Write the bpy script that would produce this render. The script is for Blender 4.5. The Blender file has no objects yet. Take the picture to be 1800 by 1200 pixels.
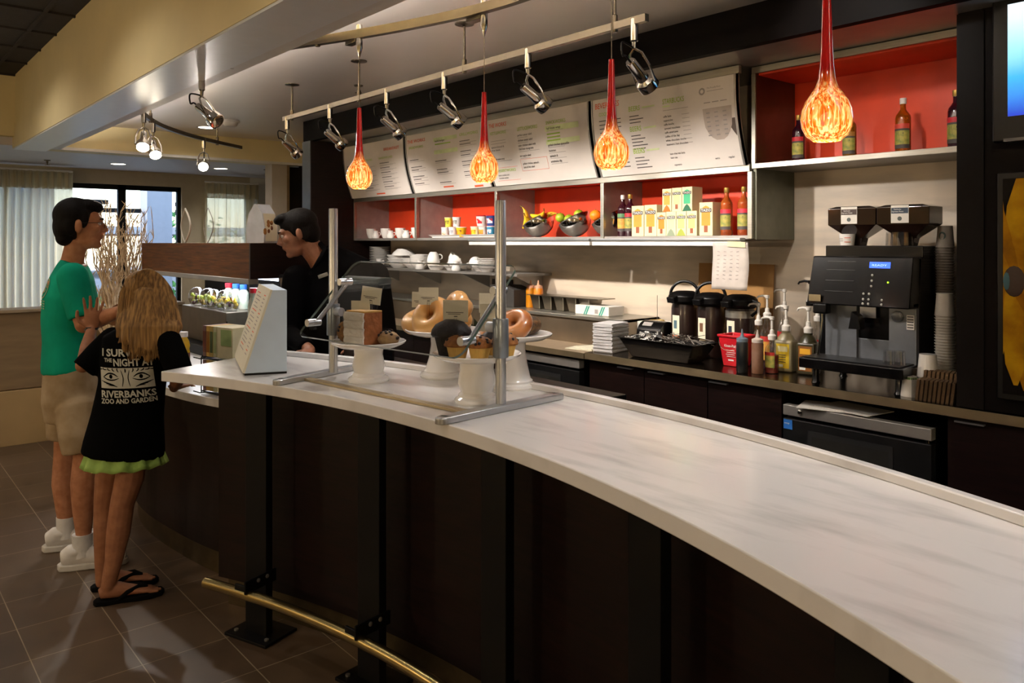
import bpy, bmesh, math, random
from mathutils import Vector, Matrix, Euler, noise
from mathutils.bvhtree import BVHTree
random.seed(7)
S = bpy.context.scene
COL = S.collection
PI = math.pi
R = math.radians

# ---------------------------------------------------------------- camera
cam_d = bpy.data.cameras.new('camera'); cam = bpy.data.objects.new('camera', cam_d); COL.objects.link(cam)
cam.location = (0, 0, 1.58); cam.rotation_euler = (R(90), 0, R(49.6))
cam_d.sensor_width = 36; cam_d.lens = 27.6; cam_d.shift_y = -174/1800; cam_d.clip_start = .02; cam_d.clip_end = 200
S.camera = cam
# ---------------------------------------------------------------- view and world
vs = S.view_settings; vs.view_transform = 'Standard'; vs.look = 'None'; vs.gamma = 1; vs.exposure = 0.6; vs.use_curve_mapping = False
W = bpy.data.worlds.new('sky'); S.world = W; W.use_nodes = True
wn = W.node_tree; wn.nodes.clear()
sky = wn.nodes.new('ShaderNodeTexSky'); sky.sky_type = 'NISHITA'; sky.sun_elevation = R(48); sky.sun_rotation = R(200); sky.sun_disc = False
bg = wn.nodes.new('ShaderNodeBackground'); wo = wn.nodes.new('ShaderNodeOutputWorld'); bg.inputs[1].default_value = .85
wn.links.new(sky.outputs[0], bg.inputs[0]); wn.links.new(bg.outputs[0], wo.inputs[0])

def light(name, kind, loc, power, col, target=None, **k):
    d = bpy.data.lights.new(name, kind); d.energy = power; d.color = col
    for a, v in k.items(): setattr(d, a, v)
    o = bpy.data.objects.new(name, d); COL.objects.link(o); o.location = loc
    if target is not None: o.rotation_euler = (Vector(target)-Vector(loc)).to_track_quat('-Z', 'Y').to_euler()
    return o
WARM = (1, .92, .84); SOFT = (1, .95, .90); DAY = (.72, .86, 1)
light('sun', 'SUN', (-20, -8, 12), 3.0, (1, .95, .86), (-14, 6, 0), angle=R(2))
# ---------------------------------------------------------------- materials
def srgb(c):
    if isinstance(c, str): c = tuple(int(c[i:i+2], 16)/255 for i in (0, 2, 4))
    return tuple((v/12.92 if v <= .04045 else ((v+.055)/1.055)**2.4) for v in c[:3])+(1,)
MATS = {}
def mat(name, col, rough=.5, metal=0, var=.12, sc=14, bump=0, bsc=60, col2=None, stretch=(1, 1, 1), trans=0, emit=0, ecol=None, coat=0, spec=.5, ior=1.45, pos=(.35, .7), aniso=0, det=4):
    if name in MATS: return MATS[name]
    m = bpy.data.materials.new(name); m.use_nodes = True; MATS[name] = m
    nt = m.node_tree; p = nt.nodes['Principled BSDF']; L = nt.links.new
    c = srgb(col); tc = nt.nodes.new('ShaderNodeTexCoord'); mp = nt.nodes.new('ShaderNodeMapping'); mp.inputs['Scale'].default_value = stretch
    L(tc.outputs['Object'], mp.inputs[0])
    n = nt.nodes.new('ShaderNodeTexNoise'); n.inputs['Scale'].default_value = sc; n.inputs['Detail'].default_value = det; L(mp.outputs[0], n.inputs['Vector'])
    r = nt.nodes.new('ShaderNodeValToRGB'); e = r.color_ramp.elements; e[0].position, e[1].position = pos
    if col2: e[0].color = srgb(col2); e[1].color = c
    else: e[0].color = tuple(v*(1-var) for v in c[:3])+(1,); e[1].color = tuple(min(1, v*(1+var*.6)) for v in c[:3])+(1,)
    L(n.outputs[0], r.inputs[0]); L(r.outputs[0], p.inputs['Base Color'])
    p.inputs['Roughness'].default_value = rough; p.inputs['Metallic'].default_value = metal; p.inputs['IOR'].default_value = ior
    p.inputs['Specular IOR Level'].default_value = spec; p.inputs['Coat Weight'].default_value = coat; p.inputs['Coat Roughness'].default_value = .08
    p.inputs['Transmission Weight'].default_value = trans
    if emit:
        p.inputs['Emission Strength'].default_value = emit; p.inputs['Emission Color'].default_value = srgb(ecol or col)
    if bump:
        b = nt.nodes.new('ShaderNodeBump'); b.inputs['Strength'].default_value = bump; b.inputs['Distance'].default_value = .01
        n2 = nt.nodes.new('ShaderNodeTexNoise'); n2.inputs['Scale'].default_value = bsc; n2.inputs['Detail'].default_value = 3; L(mp.outputs[0], n2.inputs['Vector'])
        L(n2.outputs[0], b.inputs['Height']); L(b.outputs[0], p.inputs['Normal'])
    return m
def glass(name, col=(1, 1, 1, 1), rough=.02, tint=.92, refl=.045):
    m = bpy.data.materials.new(name); m.use_nodes = True; MATS[name] = m
    nt = m.node_tree; nt.nodes.clear(); L = nt.links.new; N = nt.nodes.new
    o = N('ShaderNodeOutputMaterial'); t = N('ShaderNodeBsdfTransparent'); g = N('ShaderNodeBsdfGlossy'); mx = N('ShaderNodeMixShader'); f = N('ShaderNodeLayerWeight')
    t.inputs[0].default_value = tuple(c*tint for c in col[:3])+(1,); g.inputs['Roughness'].default_value = rough; f.inputs[0].default_value = .5
    pw = N('ShaderNodeMath'); pw.operation = 'POWER'; pw.inputs[1].default_value = 4; L(f.outputs['Facing'], pw.inputs[0])
    ma = N('ShaderNodeMath'); ma.operation = 'MULTIPLY_ADD'; ma.inputs[1].default_value = .6; ma.inputs[2].default_value = refl; L(pw.outputs[0], ma.inputs[0])
    L(ma.outputs[0], mx.inputs[0]); L(t.outputs[0], mx.inputs[1]); L(g.outputs[0], mx.inputs[2]); L(mx.outputs[0], o.inputs[0])
    return m
M = {}
M['marble'] = mat('white_marble', 'd3cfcb', .25, sc=3.6, col2='b4b0ac', stretch=(1.0, 4.0, 1), pos=(.22, .50), det=14, coat=.3)
M['marble_wall'] = mat('veined_wall_panel', 'cbbba6', .4, sc=1.6, col2='a59a8c', stretch=(1, 1, 5), pos=(.3, .56), det=12)
M['wood'] = mat('dark_walnut', '1b0b08', .45, spec=.25, sc=3, col2='0b0403', stretch=(2, 2, 26), pos=(.3, .7), det=6)
M['woodh'] = mat('dark_walnut_horizontal', '1b0b08', .45, spec=.25, sc=3, col2='0a0302', stretch=(2, 2, 22), pos=(.3, .7), det=6)
M['woodm'] = mat('brown_walnut', '6b4018', .55, spec=.2, sc=3, col2='42260c', stretch=(2, 2, 30), pos=(.3, .7), det=6)
M['black'] = mat('black_steel', '080707', .5, .2, spec=.25)
M['blackp'] = mat('black_plastic', '080708', .38, var=.3, spec=.25)
M['rubber'] = mat('black_rubber', '0c0b0b', .8)
M['steel'] = mat('brushed_steel', 'aaa69c', .34, .85, var=.15, sc=8, stretch=(1, 1, 60))
M['steelw'] = mat('worktop_steel', '6e6252', .22, 1, var=.2, sc=6, stretch=(1, 14, 1))
M['steelpanel'] = mat('satin_steel_panel', '9b9690', .42, .6, var=.15, sc=5)
M['alu'] = mat('satin_aluminium', 'b9bbbd', .34, .9, var=.06)
M['nickel'] = mat('brushed_nickel', '6d6557', .36, 1, var=.1)
M['chrome'] = mat('polished_chrome', 'cfccc6', .12, 1, var=.05)
M['ceil'] = mat('satin_ceiling_paint', 'e0d8d0', .34, .35, var=.04, sc=2, bump=.05, bsc=5, ior=1.7)
M['cream'] = mat('cream_paint', 'd2c294', .7, var=.05, sc=3)
M['white'] = mat('soft_white_paint', 'c9c6c0', .5, var=.04)
M['red'] = mat('orange_red_laminate', 'd8401c', .42, var=.1, sc=6)
M['china'] = mat('white_china', 'e4e1dc', .14, var=.03, coat=.4)
M['paper'] = mat('white_paper', 'd8d3ca', .8, var=.04)
M['card'] = mat('cream_card', 'd2ccb4', .8, var=.04)
M['blue_side'] = mat('pale_blue_grey_panel', 'b4c4d3', .5, var=.04)
M['clear'] = glass('clear_glass')
M['dark'] = mat('near_black_paint', '090504', .6, var=.3, spec=.08)
M['board'] = mat('menu_board_white', 'd2cac3', .5, var=.02)
M['ink'] = mat('black_print', '4a4340', .7)
M['inkg'] = mat('grey_print', '948d88', .7)
M['orange'] = mat('orange_print', 'd85a34', .7)
M['green'] = mat('green_print', '9dbb4c', .7)
M['lgreen'] = mat('pale_green_print', 'ccd8a4', .7)
M['wprint'] = mat('white_print', 'd9d8d2', .7)
M['goldcap'] = mat('gold_cap', 'b99a4f', .35, .7)

# ---------------------------------------------------------------- objects
def tag(o, label=None, cat=None, group=None, kind=None):
    if label: o['label'] = label
    if cat: o['category'] = cat
    if group: o['group'] = group
    if kind: o['kind'] = kind
    return o
def thing(name, label, cat, loc=(0, 0, 0), rz=0, group=None):
    o = bpy.data.objects.new(name, None); COL.objects.link(o); o.empty_display_size = .05
    o.location = loc; o.rotation_euler = (0, 0, rz)
    return tag(o, label, cat, group)
def kids(o): return [c for c in COL.objects if c.parent == o]
def dup(o, loc=None, rz=None, label=None, parent=None, kidmap=None):
    c = o.copy(); COL.objects.link(c)
    if parent is not None: c.parent = parent
    if loc is not None: c.location = loc
    if rz is not None: c.rotation_euler = (o.rotation_euler[0], o.rotation_euler[1], rz)
    if label: c['label'] = label
    for ch in (kidmap[o.name] if kidmap else kids(o)): dup(ch, parent=c)
    return c

def rotm(rot): return Euler(rot).to_matrix().to_4x4()
class MB:
    def __init__(s): s.v = []; s.f = []; s.mi = []; s.m = 0
    def add(s, vs, fs, T=None):
        b = len(s.v)
        s.v += [tuple(T @ Vector(v)) if T is not None else tuple(v) for v in vs]
        s.f += [tuple(i+b for i in f) for f in fs]; s.mi += [s.m]*len(fs); return s
    def box(s, c, d, rot=None, T=None):
        x, y, z = (k/2 for k in d)
        vs = [(a*x, b*y, e*z) for a in (-1, 1) for b in (-1, 1) for e in (-1, 1)]
        M_ = Matrix.Translation(c) @ (rotm(rot) if rot else Matrix.Identity(4))
        if T is not None: M_ = T @ M_
        return s.add(vs, [(0, 1, 3, 2), (4, 6, 7, 5), (0, 4, 5, 1), (2, 3, 7, 6), (0, 2, 6, 4), (1, 5, 7, 3)], M_)
    def bb(s, a, b): return s.box([(p+q)/2 for p, q in zip(a, b)], [abs(q-p) for p, q in zip(a, b)])
    def lathe(s, prof, n=24, T=None, c=(0, 0, 0), a0=0, a1=2*PI, closed=True):
        full = abs(a1-a0-2*PI) < 1e-6; k = n if full else n+1
        vs = []; fs = []
        for r, z in prof:
            for i in range(k):
                a = a0+(a1-a0)*i/n; vs.append((r*math.cos(a), r*math.sin(a), z))
        for j in range(len(prof)-1):
            for i in range(n):
                i2 = (i+1) % k; fs.append((j*k+i, j*k+i2, (j+1)*k+i2, (j+1)*k+i))
        if full and closed:
            if prof[0][0] > 1e-6: fs.append(tuple(range(k))[::-1])
            if prof[-1][0] > 1e-6: fs.append(tuple((len(prof)-1)*k+i for i in range(k)))
        M_ = Matrix.Translation(c)
        if T is not None: M_ = T @ M_
        return s.add(vs, fs, M_)
    def cyl(s, p0, p1, r0, r1=None, n=14, caps=True):
        r1 = r0 if r1 is None else r1; p0 = Vector(p0); p1 = Vector(p1); d = p1-p0
        q = d.to_track_quat('Z', 'Y').to_matrix().to_4x4()
        return s.lathe([(r0, 0), (r1, d.length)], n, Matrix.Translation(p0) @ q, closed=caps)
    def tube(s, pts, r, n=8, caps=True):
        P = [Vector(p) for p in pts]; rr = r if isinstance(r, (list, tuple)) else [r]*len(P)
        vs = []; fs = []; up = None
        for i, p in enumerate(P):
            t = (P[min(i+1, len(P)-1)]-P[max(i-1, 0)]).normalized()
            if up is None: up = t.orthogonal().normalized()
            up = (up-t*up.dot(t)).normalized(); sd = t.cross(up)
            for k in range(n):
                a = 2*PI*k/n; vs.append(p+(up*math.cos(a)+sd*math.sin(a))*rr[i])
        for i in range(len(P)-1):
            for k in range(n): k2 = (k+1) % n; fs.append((i*n+k, i*n+k2, (i+1)*n+k2, (i+1)*n+k))
        if caps: fs.append(tuple(range(n))[::-1]); fs.append(tuple((len(P)-1)*n+k for k in range(n)))
        return s.add(vs, fs)
    def prism(s, poly, z0, z1, T=None):
        n = len(poly); vs = [(x, y, z0) for x, y in poly]+[(x, y, z1) for x, y in poly]
        fs = [tuple(range(n))[::-1], tuple(range(n, 2*n))]+[(i, (i+1) % n, n+(i+1) % n, n+i) for i in range(n)]
        return s.add(vs, fs, T)
    def ell(s, c, r, n=14, m=9, rot=None, T=None, fn=None):
        if not isinstance(r, (tuple, list)): r = (r, r, r)
        vs = [(0, 0, -1)]; fs = []
        for j in range(1, m):
            b = -PI/2+PI*j/m
            for i in range(n): a = 2*PI*i/n; vs.append((math.cos(b)*math.cos(a), math.cos(b)*math.sin(a), math.sin(b)))
        vs.append((0, 0, 1)); last = len(vs)-1
        for i in range(n): i2 = (i+1) % n; fs.append((0, 1+i2, 1+i)); fs.append((last, last-n+i, last-n+i2))
        for j in range(m-2):
            for i in range(n): i2 = (i+1) % n; a = 1+j*n; fs.append((a+i, a+i2, a+n+i2, a+n+i))
        if fn: vs = [fn(Vector(v)) for v in vs]
        vs = [(v[0]*r[0], v[1]*r[1], v[2]*r[2]) for v in vs]
        M_ = Matrix.Translation(c) @ (rotm(rot) if rot else Matrix.Identity(4))
        if T is not None: M_ = T @ M_
        return s.add(vs, fs, M_)
    def torus(s, c, Rr, r, n=24, m=10, rot=None, T=None, a0=0, a1=2*PI):
        full = abs(a1-a0-2*PI) < 1e-6; k = n if full else n+1; vs = []; fs = []
        for i in range(k):
            a = a0+(a1-a0)*i/n
            for j in range(m): b = 2*PI*j/m; q = Rr+r*math.cos(b); vs.append((q*math.cos(a), q*math.sin(a), r*math.sin(b)))
        for i in range(n):
            i2 = (i+1) % k
            for j in range(m): j2 = (j+1) % m; fs.append((i*m+j, i2*m+j, i2*m+j2, i*m+j2))
        M_ = Matrix.Translation(c) @ (rotm(rot) if rot else Matrix.Identity(4))
        if T is not None: M_ = T @ M_
        return s.add(vs, fs, M_)
    def grid(s, fn, nu, nv, cu=False):
        vs = [fn(i/nu, j/nv) for i in range(nu+1) for j in range(nv+1)]
        return s.add(vs, [(i*(nv+1)+j, (i+1)*(nv+1)+j, (i+1)*(nv+1)+j+1, i*(nv+1)+j+1) for i in range(nu) for j in range(nv)])
    def mesh(s, name, mats):
        me = bpy.data.meshes.new(name); me.from_pydata(s.v, [], s.f)
        for m in (mats if isinstance(mats, (list, tuple)) else [mats]): me.materials.append(m)
        me.polygons.foreach_set('material_index', s.mi); me.update(); return me
    def build(s, name, mats, parent=None, loc=None, smooth=True, bevel=0, seg=2, solid=0, sub=0, rot=None):
        me = s.mesh(name, mats)
        bm = bmesh.new(); bm.from_mesh(me); bmesh.ops.recalc_face_normals(bm, faces=bm.faces); bm.to_mesh(me); bm.free()
        if smooth:
            me.polygons.foreach_set('use_smooth', [True]*len(me.polygons)); me.set_sharp_from_angle(angle=R(38))
        o = bpy.data.objects.new(name, me); COL.objects.link(o)
        if parent: o.parent = parent
        if loc: o.location = loc
        if rot: o.rotation_euler = rot
        if solid: md = o.modifiers.new('s', 'SOLIDIFY'); md.thickness = solid; md.offset = 0
        if bevel: md = o.modifiers.new('b', 'BEVEL'); md.width = bevel; md.segments = seg; md.limit_method = 'ANGLE'; md.angle_limit = R(40)
        if sub: md = o.modifiers.new('u', 'SUBSURF'); md.levels = sub; md.render_levels = sub
        return o
def struct(o): o['kind'] = 'structure'; return o

# ---------------------------------------------------------------- lettering: flat glyph geometry, laid on a surface by fn(u, v)
_TX = {}
def text_geo(t, bold=0):
    if (t, bold) in _TX: return _TX[(t, bold)]
    cu = bpy.data.curves.new('t', 'FONT'); cu.body = t; cu.size = 1; cu.resolution_u = 2; cu.offset = bold; cu.fill_mode = 'BOTH'
    o = bpy.data.objects.new('t', cu); COL.objects.link(o); dg = bpy.context.evaluated_depsgraph_get(); dg.update()
    me = bpy.data.meshes.new_from_object(o.evaluated_get(dg)); vs = [(v.co.x, v.co.y) for v in me.vertices]; fs = [tuple(p.vertices) for p in me.polygons]
    bpy.data.objects.remove(o); bpy.data.curves.remove(cu); bpy.data.meshes.remove(me)
    w = max([v[0] for v in vs] or [0]); _TX[(t, bold)] = (vs, fs, w); return _TX[(t, bold)]
def write(mb, t, u, v, h, fn, align=0, w=None, bold=.012, m=None):
    """letters of cap height h at (u, v) on the surface fn; w squeezes the line to that width"""
    vs, fs, tw = text_geo(t, bold); k = h/.7; kx = k if w is None else w/max(tw, 1e-6)
    u0 = u-align*tw*kx
    if m is not None: mb.m = m
    mb.add([fn(u0+a*kx, v+b*k) for a, b in vs], fs)
def bar_(mb, u, v, w, h, fn, m=None, n=3):
    if m is not None: mb.m = m
    vs = []
    for i in range(n+1): vs += [fn(u+w*i/n, v), fn(u+w*i/n, v+h)]
    mb.add(vs, [(2*i, 2*i+2, 2*i+3, 2*i+1) for i in range(n)])
# ================================================================ THE SETTING
def box_s(name, a, b, m, bevel=0): return struct(MB().bb(a, b).build(name, M.get(m, m) if isinstance(m, str) else m, smooth=False, bevel=bevel))
# floor: 31 cm slate-brown tiles
fm = bpy.data.materials.new('floor_tiles'); fm.use_nodes = True; nt = fm.node_tree; p = nt.nodes['Principled BSDF']; L = nt.links.new
tc = nt.nodes.new('ShaderNodeTexCoord'); mp = nt.nodes.new('ShaderNodeMapping'); mp.inputs['Location'].default_value = (3.132+.31*40, -.851+.313*20, 0); L(tc.outputs['Object'], mp.inputs[0])
br = nt.nodes.new('ShaderNodeTexBrick'); br.offset = 0; br.squash = 1; br.inputs['Scale'].default_value = 1; br.inputs['Brick Width'].default_value = .31; br.inputs['Row Height'].default_value = .313; br.inputs['Mortar Size'].default_value = .0022; br.inputs['Mortar Smooth'].default_value = .3
br.inputs['Color1'].default_value = srgb('4c3a2a'); br.inputs['Color2'].default_value = srgb('54422f'); br.inputs['Mortar'].default_value = srgb('8a7a63'); L(mp.outputs[0], br.inputs['Vector'])
nn = nt.nodes.new('ShaderNodeTexNoise'); nn.inputs['Scale'].default_value = 6; nn.inputs['Detail'].default_value = 8; L(tc.outputs['Object'], nn.inputs['Vector'])
mx = nt.nodes.new('ShaderNodeMixRGB'); mx.blend_type = 'OVERLAY'; mx.inputs[0].default_value = .5; L(br.outputs[0], mx.inputs[1]); L(nn.outputs[0], mx.inputs[2]); L(mx.outputs[0], p.inputs['Base Color'])
rr = nt.nodes.new('ShaderNodeMapRange'); rr.inputs[3].default_value = .34; rr.inputs[4].default_value = .5; L(nn.outputs[0], rr.inputs[0]); L(rr.outputs[0], p.inputs['Roughness'])
bp = nt.nodes.new('ShaderNodeBump'); bp.inputs['Strength'].default_value = .25; bp.inputs['Distance'].default_value = .003; L(nn.outputs[0], bp.inputs['Height']); L(bp.outputs[0], p.inputs['Normal'])
box_s('floor', (-10.7, -6, -.1), (5, 7, 0), fm)
# ceilings
CT = mat('ceiling_tile_charcoal', '2d2825', .9, bump=.3, bsc=90)
cb = MB(); cb.bb((-8.5, -6, 3.11), (5, 1.3, 3.2))
for i in range(24): cb.bb((-8.4+i*.61, -6, 3.095), (-8.376+i*.61, 1.19, 3.11))
for i in range(12): cb.bb((-8.4, 1.0-i*.61, 3.096), (5, 1.024-i*.61, 3.11))
struct(cb.build('ceiling_1', CT, smooth=False))
box_s('ceiling_2', (-8.3, 1.3, 2.70), (5, 4.2, 2.8), 'ceil')
box_s('ceiling_3', (-10.7, -6, 2.475), (-8.5, 7, 2.6), mat('pale_lavender_ceiling', 'b6b2b4', .5, var=.03))
# beams and soffits
box_s('trim_1', (-8.5, 1.19, 2.45), (5, 1.45, 3.15), 'cream')
box_s('trim_14', (-8.5, 1.188, 2.438), (5, 1.452, 2.45), mat('glossy_white_soffit', 'c9cbcc', .32, var=.03))
box_s('trim_15', (-8.5, 1.184, 2.45), (5, 1.19, 2.665), 'cream')
box_s('trim_2', (-8.55, 1.45, 2.45), (-8.3, 3.96, 2.75), 'cream')
box_s('trim_3', (-8.55, -6, 2.55), (-8.4, 1.19, 3.15), 'cream')
box_s('trim_4', (-8.3, 1.45, 2.445), (5, 1.53, 2.465), 'white')        # pale recess trim, widened as a ledge for the added fill strips
box_s('trim_13', (-8.3, 1.52, 2.465), (5, 1.53, 2.505), 'white')  # upstand added to the ledge for the fill strips
for x in (-6.5, -3.5, -.5, 2.5):  # unseen strips added to brighten the recessed ceiling
    t = thing('fill_cove_light', 'added warm fill strip, unseen on the ledge of the ceiling recess, '+{-6.5: 'farthest', -3.5: 'middle', -.5: 'near', 2.5: 'behind the camera'}[x]+' length', 'cove light', (x, 1.485, 2.466)); MB().bb((-1.4, -.02, 0), (1.4, .02, .018)).build('strip_housing', M['white'], t, smooth=False)
    light('fill_cove_strip', 'AREA', (x, 1.485, 2.487), 50, (1, .9, .82), (x, 2.7, 2.95), shape='RECTANGLE', size=2.8, size_y=.03)
box_s('trim_5', (-8.32, 1.45, 2.445), (-8.29, 3.96, 2.472), 'white')
box_s('trim_6', (-6.81, 3.25, 2.51), (5, 3.3, 2.70), 'dark')                # dark bulkhead over the service wall
box_s('trim_7', (-6.81, 3.3, 2.515), (5, 4.1, 2.56), 'steelpanel')          # its metal underside
# walls
box_s('wall_back', (-8.5, 4.1, 0), (5, 4.2, 3.1), 'marble_wall')
box_s('wall_right', (4.9, -6, 0), (5, 7, 3.2), 'cream')
box_s('wall_front', (-10.7, -6.1, 0), (5, -6, 3.2), 'cream')
box_s('wall_left', (-8.5, 4.0, 0), (-8.35, 7, 3.1), 'dark')
box_s('wall_far', (-10.7, 6.9, 0), (-8.4, 7.0, 2.6), 'white')
# dark panelled return beside the shelves: steel-grey end face and walnut cheek
pc = MB(); pc.bb((-6.81, 3.25, 0), (-6.66, 4.1, 2.51)); struct(pc.build('trim_8', 'x' and M['wood'], smooth=False))
box_s('trim_9', (-6.815, 3.242, 0), (-6.655, 3.25, 2.51), mat('blued_steel_face', '6d747c', .36, .6, var=.3, sc=2))
# pier, dark doorway and white wall parts at the far end
box_s('wall_pier', (-8.5, 3.60, 0), (-8.32, 3.775, 2.47), mat('beige_plaster', 'a09585', .7, var=.04))
box_s('door_1', (-8.52, 3.81, 0), (-8.36, 4.1, 2.43), 'dark')
box_s('trim_10', (-8.5, 3.775, 0), (-8.33, 3.81, 2.46), mat('tan_door_trim', '77603c', .6))
# window wall x = -10.6
WX = -10.6
wc = mat('window_wall_paint', 'a39782', .7, var=.04)
def wseg(n, y0, y1, z0, z1, m=wc): return box_s(n, (WX-.15, y0, z0), (WX, y1, z1), m)
wseg('wall_window_1', -6, -3.6, 0, 2.6); wseg('wall_window_2', -3.6, 3.36, 2.30, 2.6); wseg('wall_window_3', 3.36, 3.66, 0, 2.6)
wseg('wall_window_4', 3.66, 4.27, 2.30, 2.6); wseg('wall_window_5', 4.27, 7, 0, 2.6, M['white']); wseg('wall_window_6', -3.6, 3.36, 0, .12); wseg('wall_window_7', 3.66, 4.27, 0, .12)
box_s('wall_niche', (WX, 4.35, 0), (WX+.03, 4.66, 2.05), mat('ochre_plaster', 'a87f4a', .7))
fr = M['black']
for i, (y0, y1) in enumerate(((-3.6, .2), (.2, 2.65), (2.65, 3.36), (3.66, 4.27))):
    e = bpy.data.objects.new('window_%d' % (i+1), None); COL.objects.link(e); e.location = (WX-.1, y0, .12); struct(e)
    f = MB(); h = 2.18; w = y1-y0
    for a, b in (((0, 0, 0), (.06, .045, h)), ((0, w-.045, 0), (.06, w, h)), ((0, 0, 0), (.06, w, .05)), ((0, 0, h-.06), (.06, w, h))): f.bb(a, b)
    if w > 2: f.bb((0, w/2-.02, 0), (.06, w/2+.02, h))
    f.build('frame', fr, e, smooth=False)
    MB().bb((.025, .04, .04), (.032, w-.04, h-.05)).build('pane', M['clear'], e, smooth=False)
for y, w in ((-0.3, 6.4), (3.96, .6)):
    d = bpy.data.lights.new('window_portal', 'AREA'); d.shape = 'RECTANGLE'; d.size = w; d.size_y = 2.1; d.cycles.is_portal = True
    o = bpy.data.objects.new('window_portal', d); COL.objects.link(o); o.location = (WX-.2, y, 1.2); o.rotation_euler = (0, R(-90), 0)
# ---------------- outside
gr = mat('outdoor_paving', '9a9a96', .9); struct(MB().bb((-60, -40, -.25), (-10.75, 50, -.15)).build('floor_outside', gr, smooth=False))
t = thing('building', 'white stucco building with bluish glazing seen through the window', 'building', (-17, 0, -.15))
bw = mat('stucco', 'b4b0b0', .9, var=.04)
b = MB(); b.bb((-6, -12, 0), (0, 3.1, 1.2)); b.bb((-6, -12, 1.2), (-.3, 3.1, 4.6)); b.bb((-6, 3.1, 0), (-.2, 9, 1.0)); b.bb((-6, 3.1, 1.9), (0, 12, 2.05)); b.build('wall', bw, t, smooth=False)
g = mat('outdoor_glazing', '7c93a8', .15, .2, coat=.5)
for i in range(5):
    b = MB(); b.bb((-.29, -8+i*2.2, 1.5), (-.25, -6.1+i*2.2, 4.4)); b.build('window', g, t, smooth=False)
t = thing('column', 'broad pale grey column standing outside the window', 'column', (-14, 4.02, -.15))
b = MB(); b.bb((-.2, -.2, 0), (.2, .2, 4)); b.build('shaft', mat('column_paint', '94979d', .8, var=.04), t, smooth=False)
for dy in (-.75, .62):
    t = thing('wall_bracket', 'dark steel bracket on the outdoor column, %s' % ('left of it' if dy < 0 else 'right of it'), 'bracket', (-14, 4.02+dy, 2.1))
    b = MB(); b.bb((-.05, -.1 if dy < 0 else -.3, -.03), (.05, .5 if dy < 0 else .1, .04)); b.bb((-.05, -.2, -.1), (.05, -.1, .12)); b.bb((-.06, -.3, .1), (.06, 0, .17)); b.build('arm', M['blackp'], t, smooth=False)
gl = mat('leaf_green', '4f8a45', .8, var=.4, sc=40)
for i, (x, y, h, r) in enumerate(((-13.4, 2.95, .9, .5), (-13.1, 1.6, .8, .6), (-13.3, 4.3, .8, .45), (-15.6, 5.2, 2.3, .9), (-14.2, 6.3, 2.6, .8), (-16.2, 7.2, 1.6, .8))):
    t = thing('shrub', ['low green shrub under the wide window', 'low green shrub behind the sheer curtains', 'rounded shrub at the foot of the column', 'tall leafy tree beyond the small curtained window', 'leafy tree nearest the small curtained window', 'bush low beside the trees outside'][i], 'shrub', (x, y, -.15))
    b = MB()
    for k in range(420):
        v = Vector((random.gauss(0, 1), random.gauss(0, 1), random.gauss(0, 1))).normalized()*(.6+.4*random.random()); q = Vector((v.x*r, v.y*r, h*.55+v.z*h*.5))
        a = Vector((random.uniform(-1, 1), random.uniform(-1, 1), random.uniform(-1, 1))).normalized()*.07; c = v.cross(a).normalized()*.05
        b.add([q-a, q-c, q+a, q+c], [(0, 1, 2, 3)])
    b.build('foliage', gl, t, smooth=False)
    MB().tube([(0, 0, 0), (.03, 0, h*.3), (0, .02, h*.7)], [.05, .04, .02]).build('stem', mat('bark', '4b3a2a', .9), t)
# curtains
cm = bpy.data.materials.new('sheer_curtain'); cm.use_nodes = True; nt = cm.node_tree; nt.nodes.clear(); N = nt.nodes.new; L = nt.links.new
o_ = N('ShaderNodeOutputMaterial'); d_ = N('ShaderNodeBsdfDiffuse'); t_ = N('ShaderNodeBsdfTranslucent'); tr = N('ShaderNodeBsdfTransparent'); m1 = N('ShaderNodeMixShader'); m2 = N('ShaderNodeMixShader')
wv = N('ShaderNodeTexNoise'); wv.inputs['Scale'].default_value = 300; rp = N('ShaderNodeMapRange'); rp.inputs[3].default_value = .52; rp.inputs[4].default_value = .8; L(wv.outputs[0], rp.inputs[0])
d_.inputs[0].default_value = srgb('cfc4a4'); t_.inputs[0].default_value = srgb('efe6cc'); tr.inputs[0].default_value = (1, 1, 1, 1); m1.inputs[0].default_value = .6
L(d_.outputs[0], m1.inputs[1]); L(t_.outputs[0], m1.inputs[2]); L(rp.outputs[0], m2.inputs[0]); L(tr.outputs[0], m2.inputs[1]); L(m1.outputs[0], m2.inputs[2]); L(m2.outputs[0], o_.inputs[0])
M['sheer'] = cm; M['band'] = mat('curtain_header_linen', 'c4b27c', .9, bump=.2)
def curtain(y0, y1, z1, label, n):
    t = thing('curtain', label, 'curtain', (WX+.22, (y0+y1)/2, 0))
    w = y1-y0
    def fn(u, v): y = -w/2+u*w; return ((.03+.012*math.sin(u*17))*math.sin(u*n*2*PI+1.5*math.sin(u*31)+.6*math.sin(v*3)), y, .03+v*(z1-.04))
    MB().grid(fn, n*8, 6).build('sheer_fabric', M['sheer'], t, solid=.0015)
    def fn2(u, v): y = -w/2+u*w; return (.04*math.sin(u*n*2*PI), y, z1-.20+v*.2)
    MB().grid(fn2, n*8, 3).build('header_band', M['sheer'], t, solid=.003)
    MB().cyl((0, -w/2, z1+.01), (0, w/2, z1+.01), .012).build('rail', M['white'], t)
curtain(-2.6, 2.05, 2.40, 'long sheer cream curtain drawn across the wide window', 62)
curtain(3.58, 4.30, 2.36, 'narrow sheer curtain over the small right window', 9)
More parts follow.
